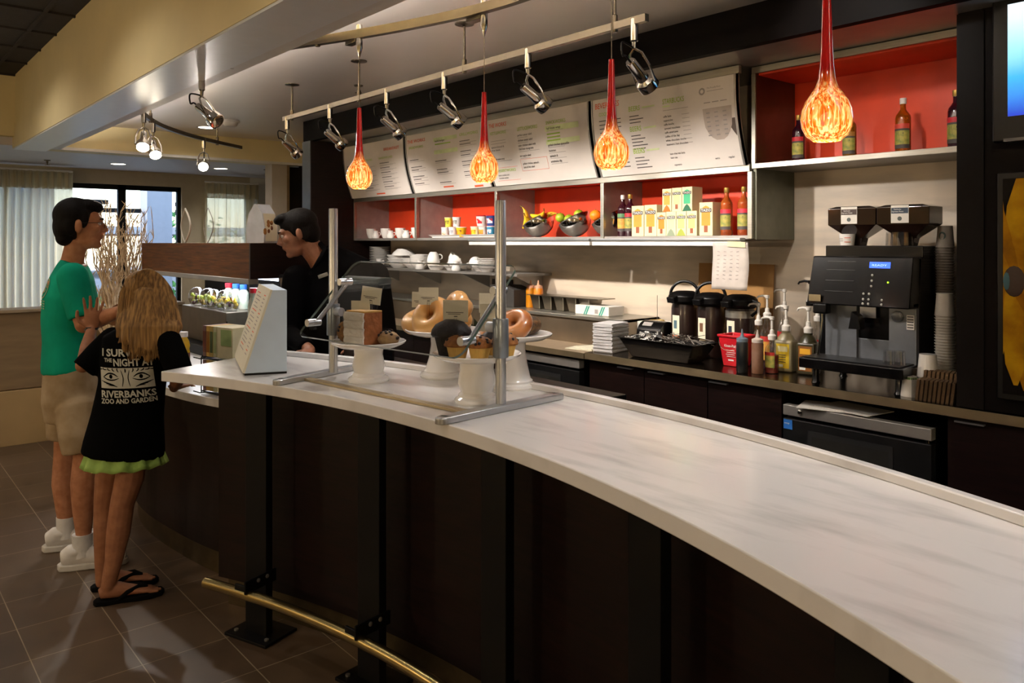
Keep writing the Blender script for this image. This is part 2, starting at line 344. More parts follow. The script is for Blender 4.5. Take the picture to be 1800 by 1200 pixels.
# low clad wall under the curtains (a ledge between lobby and seating)
lw = mat('stone_cladding', '7b6547', .6, var=.12, sc=4, stretch=(1, 1, 6))
b = MB(); b.bb((-7.42, -5, .43), (-7.2, 2.3, 1.03)); b.m = 1; b.bb((-7.44, -5, 1.03), (-7.17, 2.3, 1.055)); b.m = 2; b.bb((-7.42, -5, 0), (-7.165, 2.3, .425)); struct(b.build('wall_ledge', [lw, mat('ledge_cap', '8f7f68', .5), mat('pale_stone_base', '9c8157', .55, var=.1, sc=3)], smooth=False, bevel=.004))

# ================================================================ CEILING FITTINGS
q_ = bpy.data.materials.new('linen_shade'); q_.use_nodes = True; nt = q_.node_tree; nt.nodes.clear(); N = nt.nodes.new; L = nt.links.new
a_, b_, c_, d_, e_ = N('ShaderNodeOutputMaterial'), N('ShaderNodeBsdfDiffuse'), N('ShaderNodeBsdfTransparent'), N('ShaderNodeMixShader'), N('ShaderNodeTexNoise'); e_.inputs['Scale'].default_value = 90
b_.inputs[0].default_value = srgb('e0d2b4'); c_.inputs[0].default_value = (1, .9, .75, 1); f_ = N('ShaderNodeMapRange'); f_.inputs[3].default_value = .4; f_.inputs[4].default_value = .7; L(e_.outputs[0], f_.inputs[0]); L(f_.outputs[0], d_.inputs[0]); L(c_.outputs[0], d_.inputs[1]); L(b_.outputs[0], d_.inputs[2]); L(d_.outputs[0], a_.inputs[0]); M['sheer_shade'] = q_
lens = mat('downlight_lens', 'fff3dc', .4, emit=9, ecol='fff0d4')
def downlight(x, y, z, label, power=10, lab2=None):
    t = thing('recessed_light', label, 'ceiling light', (x, y, z), 0)
    MB().lathe([(.075, 0), (.095, -.004), (.097, 0)], 28).build('trim_ring', M['white'], t)
    MB().lathe([(0, -.001), (.074, -.001)], 28, closed=False).build('lens', lens, t)
    light('downlight', 'SPOT', (x, y, z-.012), power, SOFT if z < 3 else WARM, (x, y, 0), spot_size=R(150), spot_blend=.6, shadow_soft_size=.06)
downlight(-7.757, 2.692, 2.70, 'round recessed light in the counter ceiling behind the curved track', 24)
downlight(-9.741, 2.387, 2.475, 'round recessed light by the windows, the left one', 22)
downlight(-9.54, 3.481, 2.475, 'round recessed light by the windows, under the lit spotlight', 22)
for k, (x, y) in enumerate(((-6.6, .35), (-4.4, .35), (-2.2, .2), (.2, .2), (-6.6, -1.6), (-4.2, -1.9), (-1.6, -2.1), (1.2, -2.1), (-3.5, -4.2), (.5, -4.2))):  # downlights added out of view as fill for the lobby and beam face
    downlight(x, y, 3.095, 'added recessed fill light out of view in the lobby ceiling, '+['first of the row by the beam', 'second of the row by the beam', 'third of the row by the beam', 'nearest the camera by the beam', 'in the middle row, far left', 'in the middle row, second', 'in the middle row, third', 'in the middle row, last', 'in the back row, first', 'in the back row, last'][k], (30, 26, 20, 14, 30, 26, 22, 22, 22, 22)[k])
accent = thing('recessed_light', 'recessed accent light over the aisle, aimed at the upper red shelf', 'ceiling light', (-1.62, 2.5, 2.70))
MB().lathe([(.06, 0), (.075, -.004), (.077, 0)], 24).build('trim_ring', M['white'], accent); MB().lathe([(0, -.001), (.06, -.001)], 24, closed=False).build('lens', lens, accent)
light('accent_light', 'SPOT', (-1.62, 2.5, 2.67), 26, SOFT, (-1.62, 4.05, 2.18), spot_size=R(60), spot_blend=.8, shadow_soft_size=.03)
for k, (x, y) in enumerate(((1.4, -1.6), (-2.6, -3.0), (-6.0, -2.6))):      # floor lamps added out of view to brighten ceiling and beam
    t = thing('fill_floor_lamp', 'added linen-shaded fill lamp out of view in the lobby, '+['nearest the bar', 'in the middle', 'towards the windows'][k], 'floor lamp', (x, y, 0))
    MB().lathe([(0, 0), (.15, 0), (.15, .02), (.012, .03), (.010, 1.55), (0, 1.56)], 20, closed=False).build('stand', M['black'], t)
    sh = MB(); sh.lathe([(.20, 1.50), (.15, 1.80)], 28, closed=False); sh.build('lamp_shade', M['sheer_shade'], t); light('fill_floor_lamp', 'POINT', (x, y, 1.66), (130, 130, 90)[k], (1, .84, .62), shadow_soft_size=.05)

t = thing('smoke_detector', 'white round smoke detector on the ceiling beside the curved track', 'smoke detector', (-7.179, 2.708, 2.70))
MB().lathe([(0, -.055), (.045, -.055), (.06, -.045), (.07, -.02), (.085, -.016), (.085, 0)], 26).build('housing', M['white'], t)
for x, y, z, lb in ((-4.975, 2.795, 2.70, 'small sprinkler head on the ceiling behind the first pendant'), (-9.768, 1.683, 2.475, 'small sprinkler head above the long curtain'), (-9.3, 3.95, 2.475, 'small sprinkler head by the white wall')):
    t = thing('sprinkler_head', lb, 'sprinkler', (x, y, z))
    b = MB(); b.lathe([(.035, 0), (.03, -.008), (.012, -.01), (.01, -.03), (.006, -.035), (.006, -.05), (.024, -.052), (.024, -.055), (0, -.056)], 16); b.build('deflector', M['nickel'], t)

# ---------------- tracks
def track_bar(pts, name, label, standoffs, w=.012, h=.03):
    t = thing(name, label, 'light track', pts[0]); o0 = Vector(pts[0])
    b = MB(); P = [Vector(p)-o0 for p in pts]; vs = []; 
    for i, p in enumerate(P):
        d = (P[min(i+1, len(P)-1)]-P[max(i-1, 0)]); d.z = 0; s = Vector((-d.y, d.x, 0)).normalized()*w
        vs += [p-s-Vector((0, 0, h/2)), p+s-Vector((0, 0, h/2)), p+s+Vector((0, 0, h/2)), p-s+Vector((0, 0, h/2))]
    fs = [(0, 3, 2, 1)]; n = len(P); fs.append(tuple((n-1)*4+k for k in range(4)))
    for i in range(n-1):
        for k in range(4): fs.append((i*4+k, i*4+(k+1) % 4, (i+1)*4+(k+1) % 4, (i+1)*4+k))
    b.add(vs, fs); b.build('bar', M['nickel'], t)
    for x, y in standoffs:
        q = Vector((x, y, 0))-Vector((o0.x, o0.y, 0)); b = MB(); z0 = 2.70-o0.z
        b.lathe([(.05, z0), (.05, z0-.005), (.012, z0-.01), (.006, z0-.014), (.006, .05), (.012, .045), (.013, -.02), (.01, -.025)], 16, c=q); b.build('standoff', M['nickel'], t)
    return t
def spline(P, n=8):
    out = []
    for i in range(len(P)-1):
        a = Vector(P[max(i-1, 0)]); b = Vector(P[i]); c = Vector(P[i+1]); d = Vector(P[min(i+2, len(P)-1)])
        for k in range(n):
            t = k/n; out.append(.5*((2*b)+(c-a)*t+(2*a-5*b+4*c-d)*t*t+(3*b-a-3*c+d)*t**3))
    out.append(Vector(P[-1])); return out
Z = 2.47
track_bar(spline([(-3.52, 1.46, Z), (-3.159, 1.61, Z), (-2.976, 1.68, Z), (-2.7, 1.77, Z), (-2.36, 1.85, Z), (-2.02, 1.87, Z), (-1.68, 1.84, Z), (-1.25, 1.79, Z), (-.89, 1.70, Z), (-.4, 1.5, Z)]), 'pendant_track', 'brass-toned curved light track carrying the red pendants', [(-3.2, 1.595), (-1.64, 1.83), (-.6, 1.585)], w=.014, h=.036)
track_bar(spline([(-3.69, 1.479, Z), (-3.88, 1.472, Z), (-4.38, 1.45, Z), (-4.93, 1.456, Z), (-5.38, 1.48, Z), (-5.72, 1.55, Z), (-6.155, 1.76, Z), (-6.472, 1.98, Z), (-6.845, 2.33, Z), (-7.259, 2.84, Z)]), 'curved_light_track', 'curved nickel light track sweeping round towards the windows', [(-3.88, 1.472), (-6.02, 1.69), (-7.02, 2.53)])
track_bar([(-5.383, 2.42, Z), (-4.4, 2.42, Z), (-3.3, 2.42, Z), (-2.02, 2.42, Z)], 'light_track', 'long straight light track in front of the menu boards', [(-5.25, 2.42), (-4.3, 2.42), (-3.22, 2.42), (-2.19, 2.42)])

lampm = mat('lit_lamp_face', 'fff6e4', .4, emit=30, ecol='fff2da'); dimlamp = mat('faceted_reflector', 'd8d0c2', .1, .9, var=.4, sc=60)
def spot_head(name, loc, aim, label, lit, group, power):
    """track spotlight: stem, fork bracket, cylinder, lamp face, and the loop of cable"""
    t = thing(name, label, 'spotlight', loc, 0, group)
    MB().lathe([(.014, .03), (.016, .028), (.016, -.06), (.01, -.065), (.008, -.09)], 14).build('stem', M['chrome'], t)
    d = Vector(aim).normalized(); h = Vector((d.x, d.y, 0)).normalized(); s = Vector((-h.y, h.x, 0))
    c0 = Vector((0, 0, -.09)); hc = c0+h*.075+Vector((0, 0, -.125))      # collar centre near the lamp face
    b = MB()
    for k in (-1, 1):
        b.tube([c0, c0+h*.01+s*.03*k+Vector((0, 0, -.02)), c0+h*.04+s*.046*k+Vector((0, 0, -.07)), hc+s*.046*k], .0055, 6)
    b.build('fork', M['chrome'], t)
    q = Matrix.Translation(hc) @ d.to_track_quat('Z', 'Y').to_matrix().to_4x4()
    b = MB(); b.lathe([(0, -.125), (.018, -.125), (.022, -.118), (.023, -.05), (.025, -.045), (.026, -.02), (.041, -.01), (.044, 0), (.044, .03), (.04, .032), (.04, .02)], 22, T=q, closed=False)
    b.build('housing', M['chrome'], t)
    MB().lathe([(0, .012), (.02, .016), (.039, .024)], 22, T=q, closed=False).build('lamp_face', lampm if lit else dimlamp, t)
    e = q @ Vector((0, 0, -.125)); b = MB(); m_ = (e+c0)/2-h*.06
    b.tube([tuple(v) for v in spline([e, e-d*.03, m_+Vector((0, 0, -.01)), m_+Vector((0, 0, .04)), c0+Vector((0, 0, .0))], 6)], .0045, 6); b.build('cable', M['blackp'], t)
    wl = Vector(loc)+hc+d*.04
    light('track_spot', 'SPOT', wl, power, WARM, wl+d, spot_size=R(80), spot_blend=1, shadow_soft_size=.022)
    return t
for i, (x, lb) in enumerate(((-5.33, 'leftmost spotlight on the straight track, at its end'), (-4.68, 'spotlight on the straight track beside the first pendant cord'), (-3.974, 'spotlight on the straight track between the first two pendants'), (-3.396, 'spotlight on the straight track left of the second pendant'), (-2.729, 'spotlight on the straight track between second and third pendant'), (-2.085, 'rightmost spotlight hanging at the end of the straight track'))):
    spot_head('track_spotlight', (x, 2.42, 2.45), ((-.3, 0, .1, .2, .2, -.05)[i], 1.2, -.80), lb, False, 'spotlights on the straight track', (82, 82, 76, 70, 64, 18)[i])
for i, (x, y, aim, lit, lb) in enumerate(((-4.25, 1.45, (.9, .55, -.75), False, 'unlit-looking spotlight on the curved track below the cream beam'), (-5.66, 1.545, (.75, -.25, -.8), True, 'lit spotlight at the tight bend of the curved track, the left of the pair'), (-6.1, 1.73, (.9, -.1, -.9), True, 'lit spotlight at the tight bend, the right of the pair'), (-6.87, 2.36, (1, -.38, -.5), True, 'glaring lit spotlight at the far end of the curved track'))):
    spot_head('track_spotlight', (x, y, 2.45), aim, lb, lit, 'spotlights on the curved track', 22)

# ---------------- pendants
pg = bpy.data.materials.new('blown_glass_shade'); pg.use_nodes = True; nt = pg.node_tree; p = nt.nodes['Principled BSDF']; N = nt.nodes.new; L = nt.links.new
tc = N('ShaderNodeTexCoord'); sp = N('ShaderNodeSeparateXYZ'); L(tc.outputs['Object'], sp.inputs[0])
mp = N('ShaderNodeMapping'); mp.inputs['Scale'].default_value = (190, 190, 13); mp.inputs['Rotation'].default_value = (0, .1, 0); L(tc.outputs['Object'], mp.inputs[0])
n1 = N('ShaderNodeTexNoise'); n1.inputs['Scale'].default_value = 1; n1.inputs['Detail'].default_value = 3; n1.inputs['Distortion'].default_value = .6; L(mp.outputs[0], n1.inputs['Vector'])
r1 = N('ShaderNodeValToRGB'); e = r1.color_ramp.elements; e[0].position = .36; e[0].color = srgb('b8380a'); e[1].position = .62; e[1].color = srgb('ffd888')
x_ = r1.color_ramp.elements.new(.47); x_.color = srgb('f07c14'); L(n1.outputs[0], r1.inputs[0])
r2 = N('ShaderNodeValToRGB'); e = r2.color_ramp.elements; e[0].position = .30; e[0].color = (0, 0, 0, 1); e[1].position = .46; e[1].color = (1, 1, 1, 1)
mr = N('ShaderNodeMapRange'); mr.inputs[1].default_value = 0; mr.inputs[2].default_value = .35; L(sp.outputs[2], mr.inputs[0]); L(mr.outputs[0], r2.inputs[0])
mc = N('ShaderNodeMixRGB'); L(r2.outputs[0], mc.inputs[0]); L(r1.outputs[0], mc.inputs[1]); mc.inputs[2].default_value = srgb('a3120f'); L(mc.outputs[0], p.inputs['Base Color']); L(mc.outputs[0], p.inputs['Emission Color'])
es = N('ShaderNodeMapRange'); es.inputs[1].default_value = .02; es.inputs[2].default_value = .15; es.inputs[3].default_value = .95; es.inputs[4].default_value = .05; L(sp.outputs[2], es.inputs[0]); L(es.outputs[0], p.inputs['Emission Strength'])
p.inputs['Roughness'].default_value = .12; p.inputs['Coat Weight'].default_value = 1; p.inputs['Coat Roughness'].default_value = .03
tp = N('ShaderNodeBsdfTransparent'); tp.inputs[0].default_value = (1, .86, .68, 1); ms = N('ShaderNodeMixShader'); al = N('ShaderNodeMapRange'); al.inputs[1].default_value = .10; al.inputs[2].default_value = .16; al.inputs[3].default_value = .985; al.inputs[4].default_value = 1; L(sp.outputs[2], al.inputs[0]); L(al.outputs[0], ms.inputs[0])
L(tp.outputs[0], ms.inputs[1]); L(p.outputs[0], ms.inputs[2]); L(ms.outputs[0], nt.nodes['Material Output'].inputs[0])
def pendant(x, y, label):
    t = thing('pendant_lamp', label, 'pendant lamp', (x, y, 1.81), 0, 'red glass pendants over the bar')
    pr = [(.030, 0), (.0315, .001), (.045, .012), (.0535, .03), (.0565, .05), (.054, .07), (.046, .09), (.034, .108), (.025, .122), (.019, .140), (.0155, .17), (.013, .21), (.0115, .26), (.010, .31), (.009, .345)]
    b = MB(); b.lathe(pr, 36, closed=False); b.build('glass_shade', pg, t)
    MB().lathe([(0, .02), (.018, .024), (.021, .04), (.012, .06), (0, .066)], 18, closed=False).build('bulb', mat('pendant_bulb', 'fff2d8', .5, emit=9, ecol='ffe7c0'), t)
    MB().cyl((0, 0, .34), (0, 0, .66), .0016, n=6).build('cord', M['nickel'], t)
    MB().lathe([(.003, .56), (.007, .575), (.014, .60), (.0145, .68), (.013, .70), (0, .70)], 18).build('connector', M['chrome'], t)
    MB().box((-.05, 0, .65), (.09, .035, .045)).build('transformer_box', M['nickel'], t, bevel=.003)
    light('pendant_bulb', 'SPOT', (x, y, 1.805), 5.5, (1, .98, .97), (x, y, 0), spot_size=R(160), spot_blend=.7, shadow_soft_size=.03)
    pass
for (x, y), lb in zip(((-.893, 1.697), (-1.678, 1.839), (-2.361, 1.869), (-2.982, 1.68)), ('red and amber glass pendant nearest the camera, before the upper red shelf', 'red and amber glass pendant in front of the beverages board', 'red and amber glass pendant between second and third menu board', 'red and amber glass pendant farthest left, in front of the first menu board')): pendant(x, y, lb)
pendant(-.12, 1.40, 'added red and amber glass pendant out of view, lighting the near end of the bar')  # extra pendant added out of view to brighten the near counter
# ================================================================ THE CURVED BAR
BC = Vector((-1.78, -2.21, 0))
def pol(a, r, z=0): return (BC.x+r*math.cos(R(a)), BC.y+r*math.sin(R(a)), z)
def arc_slab(mb, r0, r1, z0, z1, a0, a1, n=60, org=(0, 0, 0)):
    vs = []; o = Vector(org)
    for i in range(n+1):
        a = a0+(a1-a0)*i/n
        for r, z in ((r0, z0), (r1, z0), (r1, z1), (r0, z1)): vs.append(Vector(pol(a, r, z))-o)
    fs = [(0, 1, 2, 3), (n*4+3, n*4+2, n*4+1, n*4)]
    for i in range(n):
        for k in range(4): fs.append((i*4+k, (i+1)*4+k, (i+1)*4+(k+1) % 4, i*4+(k+1) % 4))
    return mb.add(vs, fs)
b = MB(); arc_slab(b, 3.50, 4.06, 1.03, 1.07, 115.2, 50); arc_slab(b, 4.035, 4.06, 1.07, 1.092, 115.2, 50)
bar_top = b.build('bar_counter', M['marble'], bevel=.003)
tag(bar_top, 'long curved white marble-look bar top in the foreground', 'bar counter')
t = thing('bar_cabinet', 'dark walnut panelled bar body below the curved white top', 'bar cabinet', (-1.78, 1.6, 0)); o0 = Vector(t.location)
b = MB(); arc_slab(b, 3.83, 3.99, .125, 1.03, 115.6, 50, org=o0); b.build('front_panel', M['woodh'], t)
b = MB(); arc_slab(b, 3.86, 3.97, 0, .125, 115.2, 50, org=o0); b.build('kick_plate', mat('bronze_kick_plate', '6e6048', .4, 1, var=.2), t)
b = MB(); arc_slab(b, 3.99, 4.03, .1, 1.03, 115.6, 50, org=o0); b.build('back_panel', M['wood'], t)
pn = ['nearest the girl', 'second from the girl', 'in the middle of the bar front', 'second from the right edge of the picture', 'nearest the camera']
for i, a in enumerate((110.4, 100.75, 90.95, 81.3, 71.9)):
    p = pol(a, 3.72); t = thing('bar_post', 'flat black steel post bolted to the floor, '+pn[i], 'post', p, R(a-90), 'black steel posts under the bar top')
    MB().box((0, 0, .515), (.116, .035, 1.03)).build('upright', M['black'], t, smooth=False, bevel=.002)
    MB().box((0, .01, .006), (.23, .17, .012)).build('base_plate', M['black'], t, smooth=False, bevel=.002)
    MB().box((0, -.045, 1.022), (.12, .20, .012)).build('top_plate', M['black'], t, smooth=False)
    b = MB(); b.box((.062, -.05, .245), (.008, .16, .05)); b.box((.03, -.115, .225), (.07, .01, .045)); b.box((.062, -.11, .235), (.008, .03, .06)); br_ = b.build('rail_bracket', M['black'], t, bevel=.002)
    for k in (0, 1):
        MB().lathe([(.008, 0), (.008, .004), (.003, .007), (0, .007)], 10, T=Matrix.Translation((.066, -.02-.045*k, .255)) @ rotm((0, PI/2, 0))).build('bolt', M['steel'], br_)
    for k in (-1, 1):
        MB().lathe([(.009, 0), (.009, .006), (0, .007)], 8, c=(.085*k, -.04, .012)).build('anchor_bolt', M['steel'], t)
b = MB(); b.tube([pol(a, 3.615, .21) for a in [113.3-i*1.5 for i in range(43)]], .0215, 14)
b.v = [tuple(v) for v in b.v]; o = b.build('foot_rail', mat('brass_toned_steel_rail', 'b09a66', .26, 1, var=.1)); tag(o, 'long curved brushed brass-toned foot rail along the bar front', 'foot rail')

# ---------------- sneeze guard on the bar
A = Vector((-2.70, 1.41, 0)); B = Vector((-1.845, 1.525, 0))
t = thing('sneeze_guard', 'clear glass sneeze guard on two aluminium posts over the pastries', 'sneeze guard', (A.x, A.y, 1.07)); o0 = Vector(t.location)
fa = (Vector((-2.687, 1.188, 1.07)), Vector((-2.82, 1.60, 1.07))); fb = (Vector((-1.811, 1.284, 1.07)), Vector((-1.853, 1.77, 1.07)))
for P_, F_ in ((A, fa), (B, fb)):
    MB().lathe([(.0165, 0), (.0165, .612), (.0155, .618), (0, .619)], 24, c=P_-Vector((A.x, A.y, 0))+Vector((0, 0, .02))).build('post', M['alu'], t)
    b = MB(); d = F_[1]-F_[0]; ln = d.length; an = math.atan2(d.y, d.x); mid = (F_[0]+F_[1])/2-o0
    b.box(mid+Vector((0, 0, .0105)), (ln, .042, .019), (0, 0, an)); 
    for q in F_: b.lathe([(.021, 0), (.021, .017), (.018, .02), (0, .02)], 16, c=q-o0)
    b.build('foot', M['alu'], t, bevel=.004)
b = MB(); d = (fb[0]-fa[0]); q0 = (fa[0]*.72+fa[1]*.28)-o0; q1 = (fb[0]*.72+fb[1]*.28)-o0; b.box((q0+q1)/2+Vector((0, 0, .005)), ((q1-q0).length, .03, .008), (0, 0, math.atan2(q1.y-q0.y, q1.x-q0.x))); b.build('base_strip', mat('pale_gold_anodised_strip', 'ad9c7c', .4, .6), t)
ux = Vector((B-A)).normalized(); uy = Vector((-ux.y, ux.x, 0))
# the glass: tilted pane in front of the posts, rounded corners
gt = Vector((0, 0, 0))
g0 = Vector((0, 0, .304)); slope = (uy*.70+Vector((0, 0, .715))).normalized()
pane_n = ux.cross(slope).normalized()
Lg = (B-A).length; W0, W1 = .012, Lg-.01; H0, H1 = -.185, .185; rc = .035
pts2 = []
for cx_, cy_, a0 in ((W1-rc, H1-rc, 0), (W0+rc, H1-rc, 90), (W0+rc, H0+rc, 180), (W1-rc, H0+rc, 270)):
    for k in range(7): a = R(a0+15*k); pts2.append((cx_+rc*math.cos(a), cy_+rc*math.sin(a)))
cen = g0-uy*.035
n_ = len(pts2); vs = [cen+ux*x+slope*y+pane_n*s*.004 for s in (-1, 1) for x, y in pts2]
gb = MB(); gb.add(vs, [tuple(range(n_))[::-1], tuple(range(n_, 2*n_))]); gb.build('glass_pane', M['clear'], t, smooth=False)
eb = MB(); eb.add(vs, [(i, (i+1) % n_, n_+(i+1) % n_, n_+i) for i in range(n_)]); eb.build('pane_edge', mat('green_glass_edge', '4b5a52', .2, coat=1), t)
for k, P_ in enumerate((A, B)):
    q = P_-Vector((A.x, A.y, 0)); s = -1 if k == 0 else 1
    MB().lathe([(.0235, .16), (.0245, .163), (.0245, .275), (.0235, .278)], 24, c=q).build('clamp_collar', mat('grey_clamp', '8d959c', .35, .7), t)
    b = MB(); off = ux*(.035 if k == 0 else -.035); arm0 = cen+ux*(q.dot(ux))+off+slope*-.12; arm1 = arm0+slope*.20; bk = uy*.022
    b.tube([arm0+bk, arm1+bk], .0085, 8); a_ = b.build('arm', M['alu'], t)
    for p_ in (arm0, arm1): MB().cyl(p_-uy*.02, p_+uy*.035, .0135, n=16).build('glass_button', M['alu'], a_)
    MB().cyl(q+Vector((0, 0, .25))+off*.4, q+Vector((0, 0, .25))+off*1.5, .016, n=18).build('knob', mat('pale_knob', 'c2c8cf', .4, .3), t)

# ---------------- cake stands
def stand(x, y, h, rp, rb, rn, label):
    t = thing('cake_stand', label, 'cake stand', (x, y, 1.07), 0, 'white ceramic pedestals on the bar')
    b = MB(); b.lathe([(rb, 0), (rb+.002, .006), (rb-.001, .014), (rb-.012, .02), (rb-.012, .026), (rb-.02, .034), (rn+.008, h*.45), (rn, h*.75), (rn+.002, h-.012), (rn+.006, h-.006)], 40); b.build('pedestal', M['china'], t)
    b = MB(); b.lathe([(0, h-.006), (rn+.01, h-.006), (rp*.8, h-.002), (rp-.004, h+.010), (rp, h+.017), (rp-.004, h+.019), (rp*.82, h+.008), (0, h+.006)], 44); b.build('plate', M['china'], t)
    return Vector((x, y, 1.07+h+.007))
S1 = stand(-2.548, 1.474, .130, .138, .074, .052, 'short white cake stand on the left holding the tall cake slice')
S2 = stand(-2.45, 1.74, .163, .145, .086, .046, 'tall white cake stand behind, holding the pale bagels')
S3 = stand(-1.987, 1.543, .140, .143, .071, .054, 'short white cake stand in front of the right post, holding muffins')
S4 = stand(-2.11, 1.80, .172, .140, .082, .044, 'tall white cake stand at the back right, holding the glazed bagel')
# ---------------- baked goods
CRUST = mat('golden_crust', 'c98b45', .5, sc=9, col2='9a5c22', bump=.2)
def cake_slice():
    t = thing('cake_slice', 'tall layered cake slice with white icing on the left stand', 'cake', S1+Vector((.0, -.02, 0)))
    cr = Vector((.648, .7615)); cf = Vector((-.7615, .648)); h = .118; p0 = cr*.012-cf*.055; pl = p0+(-cr*.80+cf*.62)*.098; pr = p0+(cr*.72+cf*.68)*.078; pb = pl+(pr-p0)*.8
    wed = [tuple(p) for p in (p0, pr, pb, pl)]
    b = MB(); b.prism(wed, 0, h); b.build('sponge', mat('spice_sponge', 'a8683a', .85, sc=40, col2='8a5028', bump=.4, bsc=90), t, smooth=False, bevel=.002)
    b = MB(); b.prism([(x*1.0, y*1.0) for x, y in wed], h, h+.006); b.build('golden_top', mat('golden_cake_top', 'c79a4c', .6, sc=20, bump=.3), t, smooth=False, bevel=.002)
    n = Vector((cf.x*-.8-cr.x*.62, cf.y*-.8-cr.y*.62)); d = pl-p0
    def fn(u, v): q = p0-d*.02+d*u*1.04; e = .004+.0035*abs(math.sin(v*4*PI))**.5+.003*noise.noise((u*8, v*12, 1)); return (q.x+n.x*e, q.y+n.y*e, v*h)
    b = MB(); b.grid(fn, 14, 40); b.build('icing', mat('white_rough_icing', 'd2cabb', .6, bump=.6, bsc=50), t, solid=.007)
cake_slice()
def lump(name, label, cat, loc, r, m, seed=0, group=None, rz=0, chips=None):
    t = thing(name, label, cat, loc, rz, group); sd = seed*3.1
    MB().ell((0, 0, r[2]*.9), r, 20, 12, fn=lambda v: v*(1+.10*noise.noise(v*2.2+Vector((sd, 0, 0))))).build('crumb', m, t)
    if chips:
        b = MB(); rnd = random.Random(seed)
        for k in range(14):
            a = rnd.uniform(0, 2*PI); e = rnd.uniform(.15, 1.3); b.ell((r[0]*math.cos(a)*math.cos(e), r[1]*math.sin(a)*math.cos(e), r[2]*(.9+math.sin(e))), .006, 6, 4)
        b.build('chips', chips, t)
    return t
CH = mat('chocolate', '1d0f0a', .5, sc=30, bump=.3); COOK = mat('oat_cookie', '8b6434', .8, sc=30, col2='5a3b1c', bump=.6, bsc=90)
lump('cookie', 'oaty cookie leaning at the left of the cake slice', 'cookie', S1+Vector((-.085, -.03, 0)), (.045, .05, .045), COOK, 1, chips=CH)
lump('scone', 'rough oval scone at the right of the cake slice', 'scone', S1+Vector((.082, .035, 0)), (.048, .036, .026), mat('scone_crumb', 'a8895e', .8, sc=30, col2='7d6040', bump=.5), 2, chips=CH)
lump('cookie', 'dark cookie lying behind the cake slice', 'cookie', S1+Vector((-.02, .08, 0)), (.05, .04, .02), COOK, 5)
def bagel(loc, label, rot, m=CRUST, Rr=.036, r=.027, group='bagels on the stands', cat='bagel'):
    t = thing('bagel', label, cat, loc, 0, group)
    b = MB(); b.torus((0, 0, 0), Rr, r, 30, 14, rot=rot); b.build('bread', m, t); return t
PALE = mat('pale_bagel_crust', 'e0b26e', .38, sc=6, col2='b97b36', coat=.5)
for dx, dy, dz, rot, lb in ((-.088, -.035, .034, (.35, .1, 0), 'golden bagel at the left rim of the tall back stand'), (-.005, -.05, .055, (1.0, .1, .2), 'pale bagel tilted forward in the middle of the back stand'), (.035, .03, .072, (1.25, 0, -.3), 'pale shiny bagel standing upright on the back stand'), (.09, -.005, .055, (.9, .2, -.8), 'pale bagel at the right of the back stand'), (-.03, .06, .03, (.2, .1, 0), 'pale bagel lying behind the others')):
    bagel(S2+Vector((dx, dy, dz+.004)), lb, rot, PALE, .050, .034)
GLZ = mat('cinnamon_glaze', 'c98a50', .3, sc=7, col2='8d4f22', coat=.8)
bagel(S4+Vector((.045, -.035, .044)), 'large cinnamon glazed bagel on the right stand', (.72, .15, .1), GLZ, .042, .028)
bagel(S4+Vector((-.055, -.03, .034)), 'cinnamon bagel half hidden behind the right post', (.3, .1, 0), GLZ, .04, .026)
bagel(S4+Vector((-.02, .065, .03)), 'seeded bagel at the back of the right stand', (.2, 0, 0), mat('seeded_bagel', '6e4a22', .6, sc=60, col2='2e2216', bump=.5), .04, .027)
def muffin(loc, label, top, cup, s=1, chips=None):
    t = thing('muffin', label, 'muffin', loc, 0, 'muffins on the short stand')
    pr = [(0, 0)]; b = MB(); n = 36; vs = []; prof = [(.026, 0), (.036, .045)]
    for r, z in prof:
        for i in range(n*2): a = 2*PI*i/(n*2); q = r*(1+(.035 if i % 2 else 0)); vs.append((q*s*math.cos(a), q*s*math.sin(a), z*s))
    k = n*2; b.add(vs, [(i, (i+1) % k, k+(i+1) % k, k+i) for i in range(k)]+[tuple(range(k))[::-1]]); b.build('paper_case', cup, t)
    MB().ell((0, 0, .046*s), (.044*s, .044*s, .032*s), 20, 10, fn=lambda v: Vector((v.x, v.y, max(v.z, -.15)))*(1+.07*noise.noise(v*3+Vector(loc)*9))).build('crown', top, t)
    if chips:
        b = MB(); rnd = random.Random(int(loc[0]*1000))
        for q in range(16): a = rnd.uniform(0, 6.28); e = rnd.uniform(.2, 1.3); b.ell((.043*s*math.cos(a)*math.cos(e), .043*s*math.sin(a)*math.cos(e), (.046+.031*math.sin(e))*s), .0055, 6, 4)
        b.build('chips', chips, t)
BR = mat('muffin_crown', 'a9702f', .7, sc=25, col2='6d3d15', bump=.5); CUPM = mat('yellow_muffin_case', 'cfa858', .6, sc=30); DK = mat('dark_muffin', '150b09', .6, sc=40, bump=.5)
muffin(S3+Vector((-.062, -.055, 0)), 'big dark chocolate muffin at the left of its stand', DK, DK, 1.5)
muffin(S3+Vector((.008, -.082, 0)), 'blueberry muffin in a yellow case at the front', BR, CUPM, .95, CH)
muffin(S3+Vector((.072, -.045, 0)), 'blueberry muffin beside the right post', BR, CUPM, .95, CH)
muffin(S3+Vector((.005, .065, 0)), 'chocolate chip muffin at the back of the stand', DK, CUPM, 1.0)
muffin(S3+Vector((.085, .045, 0)), 'muffin with dark berries behind the right post', BR, CUPM, 1.0, CH)
